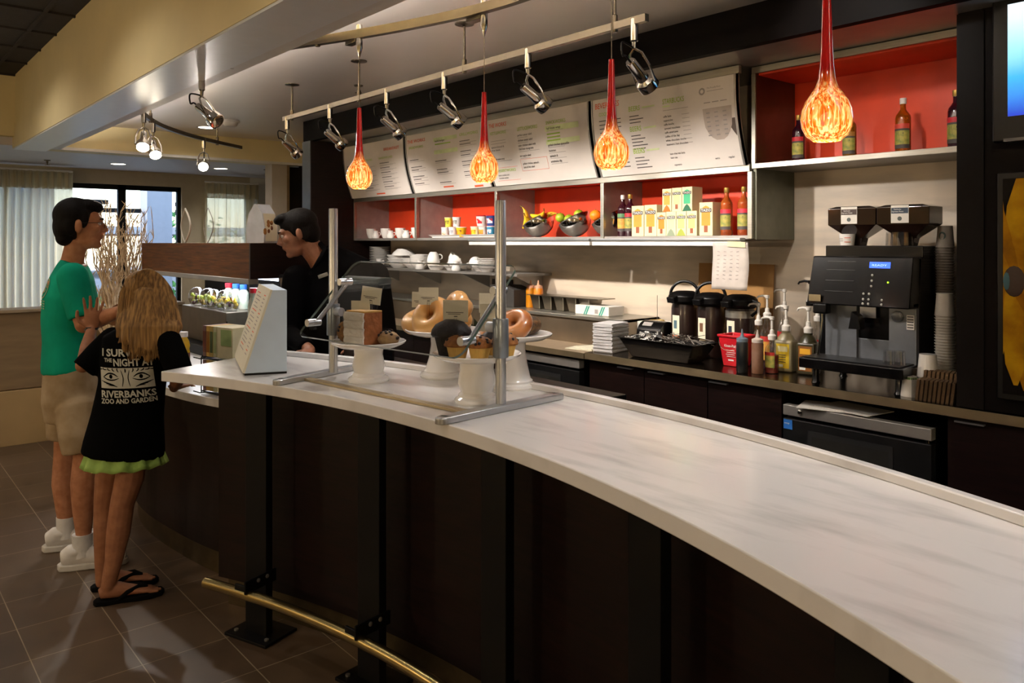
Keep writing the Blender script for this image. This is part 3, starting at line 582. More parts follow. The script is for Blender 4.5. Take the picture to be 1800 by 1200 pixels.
# price cards on little wire clips
def price_card(loc, label, w=.075, h=.06, rz=0, tilt=0, stem=.035, txt=None):
    t = thing('price_card', label, 'price card', loc, rz, 'price cards on the pastry stands')
    b = MB(); b.box((0, 0, stem+h/2), (w, .0015, h), (0, tilt, 0)); b.m = 1
    ct, st = math.cos(tilt), math.sin(tilt)
    fn = lambda u, v: (u*ct+v*st, -.0014, stem+h/2-u*st+v*ct)
    bar_(b, -w*.38, -.006, w*.7, .0022, fn); bar_(b, -w*.3, -.011, w*.5, .002, fn); bar_(b, -w*.06, -.019, w*.14, .003, fn)
    b.build('card', [M['card'], M['ink']], t, smooth=False)
    c = MB()
    for s in (-1, 1): c.tube([(s*.004, -.003, -.01), (s*.004, -.003, stem+.012)], .0008, 5)
    c.build('clip', M['chrome'], t)
price_card(S1+Vector((.028, -.005, .118)), 'tilted cream price card standing on the cake slice', .078, .062, R(35), .13, .03)
price_card(S1+Vector((-.06, .0, .075)), 'cream price card left of the cake slice, behind the post', .075, .06, R(35), 0, .02)
price_card(S2+Vector((-.075, -.05, .05)), 'cream price card at the left of the bagels', .075, .06, R(35), 0, .04)
price_card(S2+Vector((-.01, -.06, .065)), 'cream price card overlapping the leftmost bagel card', .078, .065, R(35), 0, .04)
price_card(S3+Vector((-.06, -.04, .085)), 'large cream price card above the dark muffin', .085, .07, R(35), 0, .022)
price_card(S3+Vector((.02, .05, .075)), 'blank-looking cream card behind the front muffins', .085, .09, R(35), 0, .0)
price_card(S4+Vector((-.075, -.05, .06)), 'cream price card left of the glazed bagel', .07, .07, R(35), 0, .02)

# ---------------- wedge-shaped menu sign on the bar
t = thing('counter_sign', 'tall wedge-shaped counter sign with pale blue side and listed prices', 'sign', (-2.954, 1.169, 1.07))
dv = Vector((-2.899+2.954, 1.315-1.169, 0)); dv2 = Vector((-3.413+2.954, 1.313-1.169, 0)); sdir = Vector((-.35, .10, 0))  # along side, along front
E_ = dv; Fv = Vector((-.20, .062, 0))   # short run of the listing face
H_ = .325
P0 = Vector((0, 0, .008)); P1 = E_+Vector((0, 0, .008)); P3 = E_*1.0+Vector((0, 0, H_)); P2 = E_*.66+Vector((0, 0, H_))
T_ = Vector((-.459, .144, 0))
vs = [P0, P1, P3, P2, P0+T_, P1+T_, P3+T_, P2+T_]
b = MB(); b.add(vs, [(0, 1, 2, 3), (4, 7, 6, 5), (1, 5, 6, 2), (3, 2, 6, 7), (0, 4, 5, 1)]); b.build('side_panel', M['blue_side'], t, smooth=False, bevel=.001)
b = MB(); nf = (P0+T_-P0).cross(P2-P0).normalized(); nf = nf if nf.y < 0 else -nf
fn = lambda u, v: P0+T_*(1-u)+(P2-P0)*v+nf*.008
b.add([fn(0, 0), fn(1, 0), fn(1, 1), fn(0, 1)]+[fn(0, 0)-nf*.008, fn(1, 0)-nf*.008, fn(1, 1)-nf*.008, fn(0, 1)-nf*.008], [(0, 1, 2, 3), (4, 7, 6, 5), (0, 4, 5, 1), (1, 5, 6, 2), (2, 6, 7, 3), (3, 7, 4, 0)])
fn2 = lambda u, v: P0+T_*(1-u)+(P2-P0)*v+nf*.0085
for k in range(17):
    b.m = 2 if k % 5 == 0 else 1; bar_(b, .15, .9-k*.045, .38 if k % 3 else .25, .012, fn2); bar_(b, .7, .9-k*.045, .14, .012, fn2)
b.build('listing_panel', [mat('cream_sign_face', 'cdc7b2', .6, var=.03), M['inkg'], M['orange']], t, smooth=False)
b = MB(); b.add([v-Vector((0, 0, .0)) for v in (P0, P1, P1+T_, P0+T_)]+[v-Vector((0, 0, .008)) for v in (P0, P1, P1+T_, P0+T_)], [(4, 5, 6, 7), (0, 1, 5, 4), (1, 2, 6, 5), (2, 3, 7, 6), (3, 0, 4, 7)]); b.build('base', M['blackp'], t, smooth=False)
# ================================================================ BACK WALL: SHELVES AND MENU BOARDS
XD = [-6.66, -5.60, -4.525, -3.45, -2.375]
t = thing('wall_shelf_unit', 'long steel-edged wall shelf unit with orange-red backs under the menu boards', 'shelf unit', (-4.5, 3.9, 1.6)); O = Vector(t.location)
def rel(mb, a, b, o=None): o = O if o is None else o; return mb.bb(Vector(a)-o, Vector(b)-o)
rel(b := MB(), (XD[0], 3.70, 1.598), (XD[4], 4.09, 1.618)); b.build('bottom_board', M['steelpanel'], t, smooth=False)
rel(b := MB(), (XD[0], 3.715, 1.985), (XD[4], 4.09, 1.998)); b.build('top_board', M['red'], t, smooth=False)
rel(b := MB(), (XD[0], 4.075, 1.618), (XD[4], 4.09, 1.985)); b.build('back_panel', M['red'], t, smooth=False)
b = MB(); rel(b, (XD[0], 3.69, 1.96), (XD[4], 3.715, 2.0)); b.build('top_trim', M['steel'], t, smooth=False, bevel=.002)
for i, x in enumerate(XD):
    rel(b := MB(), (x-.009, 3.715, 1.618), (x+.009, 4.08, 1.985)); b.build('divider', mat('grey_divider_panel', '9d9793', .45, .25), t, smooth=False)
    rel(b := MB(), (x-.014, 3.69, 1.60), (x+.014, 3.715, 1.96)); b.build('upright_trim', M['steel'], t, smooth=False, bevel=.002)
rel(b := MB(), (-2.375, 3.715, 1.596), (-2.348, 4.095, 2.0)); b.build('end_panel', mat('grey_green_end_panel', '6d6e60', .35, .5), t, smooth=False)
rel(b := MB(), (XD[0], 3.575, 2.47), (XD[4]+.01, 3.60, 2.512)); b.build('header_trim', M['steel'], t, smooth=False, bevel=.002)
# strip light housings under the shelf
for x0, x1 in ((-4.80, -3.52), (-3.50, -2.40)):
    lt = thing('under_shelf_strip', 'pale strip fitting under the shelves, '+('left length' if x0 < -4 else 'right length'), 'strip light', (x0, 3.70, 1.56), 0)
    MB().bb((0, -.05, 0), (x1-x0, .02, .026)).build('housing', M['white'], lt, smooth=False, bevel=.004)
    MB().bb((0, -.06, .03), (x1-x0, -.01, .045)).build('ledge_rail', M['alu'], lt, smooth=False, bevel=.003)
# menu boards, each curved back at the foot
def prof(v): return 3.582+.118*max(0, 1-v-.12)**1.9, 1.995+.478*v          # v 0 foot .. 1 top
def board(i, label):
    x0, x1 = XD[i]+(.012 if i else .0), XD[i+1]-.012; w = x1-x0
    t = thing('menu_board', label, 'menu board', (x0, 3.7, 1.99), 0, None); o = Vector(t.location)
    def fn(u, v, d=0): y, z = prof(v/.478 if False else v); return Vector((x0+u, y-d, z))-o
    n = 14; vs = []
    for j in range(n+1):
        y, z = prof(j/n)
        for x, dd in ((x0, 0), (x1, 0), (x1, .022), (x0, .022)): vs.append(Vector((x, y+dd, z))-o)
    fs = [(0, 1, 2, 3), (n*4+3, n*4+2, n*4+1, n*4)]+[(j*4+k, j*4+(k+1) % 4, (j+1)*4+(k+1) % 4, (j+1)*4+k) for j in range(n) for k in range(4)]
    b = MB(); b.add(vs, fs); b.build('panel', M['board'], t)
    b = MB()
    for x in (x0, x1-.012):
        vs = []
        for j in range(n+1):
            y, z = prof(j/n)
            for xx, dd in ((x, -.004), (x+.012, -.004), (x+.012, .03), (x, .03)): vs.append(Vector((xx, y+dd, z))-o)
        b.add(vs, fs); b.build('side_rail', M['steelpanel'], t); b = MB()
    F = lambda u, v: fn(u*w, v, .0015); L_ = MB(); ax = w/.478   # u in widths, v in heights
    W_ = lambda s, u, v, h, m, ww=None: write(L_, s, u, v, h, F, m=m, w=ww if ww else text_geo(s, .012)[2]*h/.7/ax*.92)
    def para(u, v, lines, m=0, h=.026, gap=.052, sub=1, subw=.2):
        for s in lines:
            if s: W_(s, u, v, h, m)
            for k in range(sub): bar_(L_, u, v-.022-.02*k, subw*(1-.25*k), .005, F, 3)
            v -= gap+(.022*sub)
        return v
    if i == 0:
        W_('BREAKFAST', .69, .80, .05, 1, .24)
        for u, s in ((.28, 'BREAKFASTWORKS'), (.6, 'SANDWICHES')): W_(s, u, .66, .036, 2, .22)
        for u in (.28, .61):
            v = .58
            for k in range(6): bar_(L_, u, v, .15, .012, F, 0); bar_(L_, u, v-.03, .25, .005, F, 3); bar_(L_, u, v-.045, .2, .005, F, 3); v -= .085
        for k in range(4): bar_(L_, .05, .6-k*.09, .12, .014, F, 0); bar_(L_, .05, .57-k*.09, .15, .005, F, 3)
        bar_(L_, .45, .035, .14, .025, F, 1)
    elif i == 1:
        W_('THE WORKS', .03, .85, .055, 1, .25); W_('BREADWORKS', .05, .75, .04, 2, .2)
        bar_(L_, .39, .60, .30, .27, F, 4); W_('build burger', .41, .80, .03, 0, .13); bar_(L_, .41, .75, .2, .02, F, 2)
        W_('GRILLWORKS', .72, .83, .045, 2, .22)
        for u, vs_ in ((.05, (.55, .43, .38, .27, .22, .15)), (.39, (.48, .34, .29, .13)), (.72, (.74, .69, .58, .52, .42, .36, .26, .20))):
            for v in vs_: bar_(L_, u, v, .1+.06*((v*37) % 1), .012, F, 0); bar_(L_, u, v-.025, .2, .005, F, 3)
        bar_(L_, .42, .05, .13, .022, F, 1); bar_(L_, .8, .015, .1, .03, F, 1)
    elif i == 2:
        W_('THE WORKS', .04, .87, .06, 1, .19); W_('KETTLEWORKS', .055, .76, .045, 2, .17); W_('LETTUCEWORKS', .34, .76, .05, 2, .2); W_('SNACKWORKS', .62, .78, .05, 2, .18)
        bar_(L_, .61, .50, .30, .26, F, 4)
        para(.055, .56, ['signature broccoli &', 'three cheeses'], sub=0, gap=.045, h=.028); para(.055, .38, ['french onion soup'], h=.028)
        for k in (.66, .62): bar_(L_, .055, k, .16, .006, F, 3)
        v = .68
        for s, sb in (('perfect caesar salad', 1), ('chicken caesar salad', 1), ('asian chicken salad with', 0), ('chili lime vinaigrette', 2), ('tart apple salad', 1)): W_(s, .34, v, .03, 0); bar_(L_, .34, v-.025, .2*sb/2 if sb else .01, .005, F, 3); v -= .052+.022*sb
        W_('grilled chicken, spinach,', .355, .27, .028, 0); W_('brie & feta salad', .355, .22, .028, 0)
        for a in ((.335, .345, .26, .004), (.335, .18, .26, .004)): bar_(L_, *a, F, 1)
        for x in (.335, .594): bar_(L_, x, .18, .002, .168, F, 1)
        v = .71
        for s in ('half dozen wings', '', 'grilled chicken quesadilla', 'hummus', 'spinach &', 'artichoke dip'):
            if s: W_(s, .625, v, .032, 0); bar_(L_, .625, v-.022, .15, .005, F, 3)
            else:
                for k in range(3): bar_(L_, .625, v-.045*k, .12, .02, F, 2)
                v -= .08
            v -= .075
        W_('DESSERTWORKS', .07, .20, .04, 2, .2); W_('warm cookies and', .075, .14, .026, 0); W_('brownie sundae', .075, .10, .026, 0)
        for a in ((.055, .26, .24, .004), (.055, .07, .24, .004)): bar_(L_, *a, F, 1)
        L_.m = 2; L_.add([F(.0+.004, .30), F(.03, .30), F(.05, .46), F(.03, .62), F(.004, .62)], [(0, 1, 2, 3, 4)])
    else:
        W_('BEVERAGES', .03, .87, .07, 1, .19); W_('COCKTAILS', .06, .77, .045, 2, .13)
        for u in (.06, .16):
            for k in range(3): bar_(L_, u, .70-k*.05, .07, .011, F, 0)
        W_('BY THE GLASS', .13, .36, .04, 2, .13)
        for k in range(8): bar_(L_, .06, .55-k*.055, .12+.05*((k*.37) % 1), .007 if k % 2 else .011, F, 3 if k % 2 else 0)
        for k in range(5): bar_(L_, .15, .30-k*.05, .1, .011, F, 0)
        for v, s in ((.77, 'domestic'), (.52, 'import'), (.25, 'microbrew')):
            W_('BEERS', .29, v, .06, 2, .085); bar_(L_, .39, v+.015, .09, .022, F, 4)
        for v0, n_ in ((.70, 3), (.46, 5), (.19, 4)):
            for k in range(n_): bar_(L_, .295, v0-k*.04, .07+.05*((k*.61) % 1), .011, F, 0)
        W_('STARBUCKS', .535, .79, .06, 2, .145); bar_(L_, .535, .75, .05, .02, F, 4); bar_(L_, .535, .71, .17, .005, F, 3)
        v = .63
        for s in ('caffe latte', 'cappuccino', 'caffe mocha', 'caramel macchiato', 'caffe americano', 'coffee of the day', 'white chocolate mocha', 'steamers / hot chocolate'): W_(s, .535, v, .024, 0); bar_(L_, .66, v+.008, .05, .005, F, 3); v -= .047
        W_('tazo chai tea latte', .545, .19, .024, 0); W_('tazo tea', .545, .145, .024, 0); W_('espresso', .56, .06, .024, 0)
        L_.m = 3; L_.add([F(.795+.019*math.cos(a*.35), .86+.042*math.sin(a*.35)) for a in range(18)], [tuple(range(18))])
        L_.m = 5; L_.add([F(.795+.010*math.cos(a*.35), .86+.022*math.sin(a*.35)) for a in range(18)], [tuple(range(18))])
        W_('We Proudly Brew', .825, .88, .02, 3, .085); bar_(L_, .825, .85, .1, .006, F, 3)
        cup = [F(.80+.16*k, .66-.0*k) for k in (0, 1)]
        rows = [(.66, .795, .97), (.55, .797, .968), (.45, .802, .963), (.38, .818, .948), (.33, .838, .928), (.30, .862, .905)]; L_.m = 6
        for (v1, a1, b1), (v2, a2, b2) in zip(rows, rows[1:]): L_.add([F(a2, v2), F(b2, v2), F(b1, v1), F(a1, v1)], [(0, 1, 2, 3)])
        for r in range(6):
            for c in range(3): bar_(L_, .815+.05*c, .60-.05*r, .022, .015, F, 3)
        for c in range(3): bar_(L_, .805+.05*c, .72, .04, .010, F, 3)
        W_('regular', .91, .09, .022, 0); W_('extra', .83, .09, .022, 0)
    L_.build('lettering', [M['ink'], M['orange'], M['green'], M['inkg'], M['lgreen'], M['board'], mat('faint_cup_print', 'ada096', .6)], t, smooth=False)
    if i == 3:
        c = MB(); vs = [fn((.915+k)*w if False else 0, 0) for k in (0,)]
        G = lambda u, v: fn(u*w, v, -.0 + .0012); c.add([G(.955, .52), G(.985, .52), G(.985, .32), G(.972, .36), G(.955, .42)], [(0, 1, 2, 3, 4)]); c.build('cup_picture', mat('dark_cup_print', '54463e', .6), t, smooth=False)
board(0, 'leftmost white menu board headed BREAKFAST in orange')
board(1, 'white menu board headed THE WORKS, with a pale green box, second from left')
board(2, 'white menu board with LETTUCEWORKS and SNACKWORKS headings')
board(3, 'rightmost white menu board headed BEVERAGES, with a printed cup')
# ---------------- right-hand open shelf box
t = thing('upper_shelf_box', 'orange-red open shelf box with steel edges above the espresso machine', 'shelf unit', (-1.8, 3.9, 2.0)); O = Vector(t.location)
rel(b := MB(), (-2.345, 3.70, 1.975), (-1.27, 4.095, 1.998)); b.build('bottom_board', M['steelpanel'], t, smooth=False)
rel(b := MB(), (-2.345, 4.08, 1.998), (-1.27, 4.095, 2.48)); b.build('back_panel', M['red'], t, smooth=False)
rel(b := MB(), (-2.345, 3.715, 2.47), (-1.27, 4.08, 2.485)); b.build('top_board', M['red'], t, smooth=False)
rel(b := MB(), (-2.36, 3.69, 1.998), (-2.335, 4.095, 2.49)); b.build('side_panel', mat('brown_satin_metal', '5d4634', .35, .8), t, smooth=False)
for z0, z1 in ((1.972, 2.0), (2.478, 2.512)): rel(b := MB(), (-2.36, 3.685, z0), (-1.27, 3.70, z1)); b.build('edge_trim', M['steel'], t, smooth=False, bevel=.002)
rel(b := MB(), (-2.36, 3.685, 2.0), (-2.338, 3.70, 2.478)); b.build('upright_trim', M['steel'], t, smooth=False)
# lower wall shelf carrying the dishes
t = thing('dish_shelf', 'dark steel wall shelf carrying stacks of white crockery', 'shelf', (-5.5, 3.9, 1.33))
MB().bb((-1.16, -.15, 0), (1.15, .2, .018)).build('board', M['steelpanel'], t, smooth=False)
for x in (-1, -.3, .4, 1.05): MB().prism([(-.1, 0), (.19, 0), (.19, -.12)], x-.01, x+.01, T=rotm((0, 0, 0)) @ Matrix(((0, 0, 1, 0), (1, 0, 0, 0), (0, 1, 0, 0), (0, 0, 0, 1)))).build('bracket', M['steelpanel'], t, smooth=False)
# ---------------- crockery on the upper shelf
def cup_on(x, y, z, label, rz, group, s=1, up=True):
    t = thing('coffee_cup', label, 'cup', (x, y, z), rz, group)
    b = MB(); b.lathe([(.022*s, 0), (.028*s, .006*s), (.040*s, .03*s), (.045*s, .062*s), (.042*s, .062*s), (.036*s, .03*s), (.02*s, .01*s), (0, .009*s)], 24, closed=False); b.build('bowl', M['china'], t)
    MB().torus((.045*s, 0, .036*s), .018*s, .004*s, 16, 6, rot=(PI/2, 0, 0)).build('handle', M['china'], t); return t
def creamer_on(x, y, z, label, group, s=1):
    t = thing('creamer_jug', label, 'creamer', (x, y, z), R(40), group)
    MB().lathe([(.0, 0), (.028*s, 0), (.032*s, .008*s), (.031*s, .02*s), (.019*s, .045*s), (.019*s, .05*s), (.023*s, .06*s), (.020*s, .06*s), (.016*s, .05*s), (0, .02*s)], 20, closed=False).build('body', M['china'], t)
    MB().torus((.028*s, 0, .034*s), .012*s, .003*s, 12, 6, rot=(PI/2, 0, 0)).build('handle', M['china'], t)
cups = ['white cup at the far left end of the upper shelf', 'white cup second from the left on the upper shelf', 'white cup third from the left on the upper shelf', 'white cup on the upper shelf beside the first steel upright']
for k, x in enumerate((-6.52, -6.26, -6.01, -5.75)): cup_on(x, 3.80, 1.619, cups[k], R(-10), 'cups on the upper shelf', 1.3).scale = (.84, .84, 1.12)
for k, x in enumerate((-6.385, -6.125, -5.865)): creamer_on(x, 3.77, 1.619, ['small white creamer between the first and second cups', 'small white creamer between the second and third cups', 'small white creamer between the third and fourth cups'][k], 'creamers on the upper shelf', 1.15)
# ---------------- crockery on the dish shelf
zz = 1.349
def stack(kind, name, n, x, y, prof_, step, label, cat, group):
    for k in range(n):
        pos = ['bottom', 'second', 'third', 'fourth', 'fifth', 'sixth', 'seventh', 'eighth', 'ninth', 'tenth', 'eleventh', 'twelfth'][k] if k < n-1 else 'top'
        MBx = MB().lathe(prof_, 26, closed=False)
        if (kind, 0) not in _ME: _ME[(kind, 0)] = MBx.build(name, M['china']); o = _ME[(kind, 0)]
        else: o = _ME[(kind, 0)].copy(); COL.objects.link(o)
        o.location = (x, y, zz+k*step); tag(o, label+', '+pos, cat, group)
_ME = {}
pl = [(0, 0), (.05, 0), (.058, .006), (.096, .015), (.098, .019), (.058, .011), (0, .006)]
bw_ = [(0, 0), (.05, 0), (.085, .035), (.10, .06), (.098, .062), (.08, .036), (.045, .006), (0, .005)]
sq = [(0, 0), (.045, 0), (.06, .02), (.082, .036), (.08, .038), (.055, .022), (0, .005)]
stack('plate', 'dinner_plate', 12, -6.50, 3.88, pl, .0155, 'white dinner plate in the tall pile', 'plate', 'dinner plates on the wall shelf')
stack('bowl', 'serving_bowl', 3, -6.13, 3.87, [(r*1.2, z) for r, z in bw_], .028, 'wide white bowl beside the tall plate pile', 'bowl', 'wide bowls on the wall shelf')
stack('bowl2', 'serving_bowl', 2, -5.98, 3.93, [(r*1.2, z*1.1) for r, z in bw_], .026, 'wide white bowl left of the saucer pile', 'bowl', 'wide bowls on the wall shelf')
stack('small', 'soup_bowl', 6, -5.78, 3.86, [(r*.95, z) for r, z in bw_], .013, 'white soup bowl in the even middle pile', 'bowl', 'soup bowls on the wall shelf')
o = MB().lathe([(r, -z) for r, z in bw_], 26, closed=False).build('serving_bowl', M['china']); o.location = (-6.08, 3.88, 1.349+.062+.112); o.scale = (1.15, 1.15, 1.0); tag(o, 'big white bowl upside down on top of the wide bowls', 'bowl')
for k, (x, y, r) in enumerate(((-5.49, 3.84, 30), (-5.30, 3.86, 10), (-4.97, 3.90, -20))): stack('sauc%d' % 0, 'saucer', 1, x, y, sq, .01, ['white saucer under the tumbled cups', 'white saucer behind the tumbled cups', 'white saucer beside the tilted cups'][k], 'saucer', 'saucers on the wall shelf')
stack('sauce2', 'small_dish', 6, -4.81, 3.84, sq, .0135, 'white small dish in the pile at the right of the shelf', 'dish', 'small dishes on the wall shelf')
for k, (x, y, z, sx, lb) in enumerate(((-5.52, 3.82, 0, 1.25, 'white cup at the front of the tumbled pile'), (-5.55, 3.84, .085, 1.2, 'upper white cup stacked on the front one'), (-5.42, 3.93, .06, 1.2, 'white cup leaning behind the tumbled pile'), (-5.31, 3.84, .035, 1.35, 'tilted white cup right of the pile'), (-5.05, 3.92, .05, 1.2, 'white cup behind the little jugs'), (-4.93, 3.90, .06, 1.1, 'white cup lying on the small dishes'))):
    t = cup_on(x, y, zz+z+(.0 if z else 0), lb, R(150+40*k), 'cups on the wall shelf', sx)
    if z: t.rotation_euler = (R(180 if k == 1 else 20*k), 0, R(60*k)); t.location.z += .065 if k == 1 else .0
for x, lb in ((-6.36, 'white creamer standing before the wide bowls'), (-5.68, 'white creamer standing before the soup bowls'), (-5.15, 'white creamer standing right of the tilted cup')): creamer_on(x, 3.79, zz, lb, 'creamers on the wall shelf', 1.3)
for k, (x, lb) in enumerate(((-5.06, 'small clear glass on the wall shelf, left'), (-4.98, 'small clear glass on the wall shelf, right'))):
    o = MB().lathe([(.022, 0), (.027, .055), (.0255, .055), (.021, .004), (0, .004)], 18, closed=False).build('small_glass', M['clear']); o.location = (x, 3.79, zz); tag(o, lb, 'glass')
# ---------------- trays of cereal and yogurt cups
zt = 1.62
for k, (x, lb) in enumerate(((-5.22, 'long white tray under the left group of cereal cups'), (-4.78, 'long white tray under the right group of cereal cups'))):
    o = MB().prism([(-.19, -.07), (.19, -.07), (.19, .07), (-.19, .07)], 0, .006); o.add([(-.19, -.07, .006), (.19, -.07, .006), (.22, -.09, .022), (-.22, -.09, .022)], [(0, 1, 2, 3)]); o.add([(-.19, .07, .006), (-.19, -.07, .006), (-.22, -.09, .022), (-.22, .09, .022)], [(0, 1, 2, 3)])
    o = o.build('serving_tray', M['china'], bevel=.001); o.location = (x, 3.80, zt); tag(o, lb, 'tray')
def tub(x, y, z, cols, label, name='cereal_cup', r=.034, h=.073, lid='e9e6e0', cat='cereal cup'):
    t = thing(name, label, cat, (x, y, z), 0, 'cereal cups on the white trays')
    MB().lathe([(0, 0), (r*.82, 0), (r, h), (0, h)], 20, closed=False).build('cup', mat('tub_'+cols[0], cols[0], .4), t)
    b = MB(); b.lathe([(r*1.05, h-.002), (r*1.07, h+.004), (r*.95, h+.005), (0, h+.004)], 20, closed=False); b.build('lid', mat('lid_'+lid, lid, .3), t)
    b = MB(); rm = r*.92
    b.lathe([(r*.86, h*.25), (r*.955, h*.72)], 10, a0=-PI*.85, a1=-PI*.2, closed=False); b.v = [(v[0]*1.03, v[1]*1.03, v[2]) for v in b.v]; b.build('label_band', mat('band_'+cols[1], cols[1], .5, col2=cols[2], sc=30, pos=(.45, .55)), t)
zc = zt+.007
tub(-5.29, 3.78, zc, ('d9d4cf', 'c98a4a', 'd8d2cc'), 'white cereal cup with tan picture, bottom left of the left group')
tub(-5.185, 3.78, zc, ('dcd9d6', 'cfd0d4', '8d8f96'), 'plain white cereal cup, bottom middle of the left group')
tub(-5.07, 3.78, zc, ('e0b418', 'd99a10', '7a4a12'), 'yellow cereal cup, bottom right of the left group', r=.042)
tub(-5.27, 3.80, zc+.081, ('e2d24a', 'd8c02c', '6e6a1c'), 'yellow cereal cup on top of the left group', lid='d8d0a0')
tub(-5.16, 3.80, zc+.081, ('dad7d2', 'b9b5ae', '7d7972'), 'white and grey cereal cup on top of the left group')
tub(-4.885, 3.78, zc, ('ecdca8', 'e8c02a', 'b8860f'), 'yellow labelled cereal cup, bottom left of the right group', r=.038)
tub(-4.79, 3.78, zc, ('e8e0d8', 'e07a20', 'f0a040'), 'orange labelled cereal cup, bottom middle of the right group')
tub(-4.69, 3.78, zc, ('3c8fb5', '2a6f9a', 'd8e4ea'), 'blue cereal cup, bottom right of the right group')
tub(-4.83, 3.80, zc+.081, ('e6dfd8', 'c01828', 'e8d8d0'), 'red and white cereal cup on top of the right group', r=.045, h=.078, lid='b8182a')
tub(-4.70, 3.80, zc+.081, ('283c78', 'e0e0e8', 'a01c34'), 'dark blue cereal cup on top of the right group', r=.048, h=.078, lid='c82838')
# ---------------- tilted steel bowls of fruit
def fruit_bowl(x, label):
    t = thing('fruit_bowl', label, 'bowl', (x, 3.84, 1.619), 0, 'tilted steel fruit bowls')
    T = Matrix.Translation((0, 0, .115)) @ rotm((R(12), R(-24), 0)); pr = [(0, -.115)]+[(.115*math.sin(R(a)), -.115*math.cos(R(a))) for a in range(8, 97, 8)]
    b = MB(); b.lathe(pr, 40, T=T, closed=False); b.lathe([(r*.975, z*.975) for r, z in pr], 40, T=T, closed=False); b.torus((0, 0, .012), .1145, .0035, 40, 6, T=T); b.build('shell', M['chrome'], t)
    return T
FB = [fruit_bowl(x, lb) for x, lb in ((-4.22, 'tilted polished steel bowl holding bananas'), (-3.845, 'tilted polished steel bowl holding green apples'), (-3.53, 'tilted polished steel bowl holding oranges'))]
BAN = mat('banana_peel', 'e8b818', .5, sc=8, col2='b98a14')
def banana(x, y, z, rot, label):
    t = thing('banana', label, 'banana', (x, y, z), 0, 'bananas in the bowl'); t.rotation_euler = [R(a) for a in rot]
    b = MB(); b.tube([(.075*math.cos(R(a))-.075, 0, .095*math.sin(R(a))) for a in range(-50, 61, 10)], [.005, .012, .016, .0175, .018, .018, .018, .0175, .016, .012, .006, .004], 9); b.build('peel', BAN, t)
    MB().tube([(.075*math.cos(R(a))-.075, 0, .095*math.sin(R(a))) for a in (58, 66, 74)], [.0045, .004, .005], 6).build('stem', mat('banana_stem', '6e5a1c', .7), t)
banana(-4.28, 3.78, 1.75, (10, 8, 20), 'banana standing upright at the left of its bowl'); banana(-4.17, 3.80, 1.765, (80, 60, 80), 'banana lying across the bowl, its tip at right'); banana(-4.23, 3.78, 1.735, (85, 80, 15), 'banana low at the rim of the bowl'); banana(-4.14, 3.84, 1.77, (60, -30, 150), 'banana behind, curling up at the right')
def round_fruit(x, y, z, r, m, name, label, group):
    t = thing(name, label, name.replace('_', ' '), (x, y, z), 0, group); MB().ell((0, 0, 0), (r, r, r*.93), 18, 12).build('flesh', m, t)
    MB().cyl((0, 0, r*.85), (.002, 0, r*1.1), .0022, n=5).build('stem', mat('fruit_stem', '4a3a1c', .8), t)
GA = mat('green_apple_skin', '9fae2c', .35, sc=6, col2='7e8f22'); ORM = mat('orange_peel', 'e87c10', .5, sc=30, bump=.3, bsc=120)
for x, y, z, lb in ((-3.925, 3.78, 1.752, 'green apple at the left of the middle bowl'), (-3.86, 3.80, 1.74, 'green apple low in the middle bowl'), (-3.795, 3.83, 1.772, 'green apple at the right of the middle bowl')): round_fruit(x, y, z, .035, GA, 'green_apple', lb, 'green apples in the bowl')
for x, y, z, lb in ((-3.59, 3.78, 1.758, 'orange at the left of the right bowl'), (-3.51, 3.80, 1.755, 'orange beside the steel upright')): round_fruit(x, y, z, .040, ORM, 'orange', lb, 'oranges in the bowl')
# ---------------- syrup bottles
def bottle(x, y, z, label, liquid, cap, lab, s=.9, band='b8202c'):
    t = thing('syrup_bottle', label, 'bottle', (x, y, z), 0, 'flavoured syrup bottles')
    body = [(0, 0), (.034, 0), (.037, .004), (.037, .19), (.034, .205), (.022, .222), (.014, .235), (.013, .275), (.0135, .28), (0, .28)]
    MB().lathe([(r*s, q*s) for r, q in body], 24, closed=False).build('glass_body', liquid, t)
    MB().lathe([(.0145*s, .262*s), (.016*s, .264*s), (.016*s, .292*s), (0, .294*s)], 16, closed=False).build('cap', cap, t)
    b = MB(); L2 = lambda u, v: ((.0378*s)*math.sin(u), -(.0378*s)*math.cos(u), v*s)
    for k, (z0, z1, m) in enumerate(((.035, .055, 1), (.055, .125, 0), (.125, .135, 1), (.135, .16, 2))): b.m = m; b.grid(lambda u, v: L2(-1.25+2.5*u, z0+(z1-z0)*v), 10, 1)
    b.m = 1; b.add([L2(-.5, .07), L2(-.2, .12), L2(-.05, .075)], [(0, 1, 2)]); b.add([L2(.1, .06), L2(.4, .12), L2(.6, .08)], [(0, 1, 2)])
    b.m = 3; b.add([L2(-.8, .138), L2(.8, .138), L2(.8, .142), L2(-.8, .142)], [(0, 1, 2, 3)])
    b.v = [(v[0]*1.012, v[1]*1.012, v[2]) for v in b.v]
    b.build('label', [lab, M['ink'], mat('syrup_band_'+band, band, .5), M['wprint']], t)
LABY = mat('yellow_fruit_label', 'b3a048', .6, sc=40, col2='6e7a3a'); LABO = mat('orange_fruit_label', 'd07a38', .6, sc=40, col2='b8a040')
DKL = mat('dark_cherry_syrup', '35101c', .08, trans=.15, coat=.6); AMB = mat('amber_syrup', 'b04a1c', .06, trans=.55, coat=.6, col2='d0702c'); GLD = mat('golden_syrup', '9a6a18', .06, trans=.5, coat=.6); WCAP = mat('white_bottle_cap', 'ded8d4', .4)
bottle(-3.36, 3.79, 1.619, 'dark syrup bottle with a white cap, left end of the tea boxes', DKL, WCAP, LABO, band='4c7a50')
bottle(-3.282, 3.77, 1.619, 'dark syrup bottle with a gold cap, touching the tea boxes', DKL, M['goldcap'], LABY)
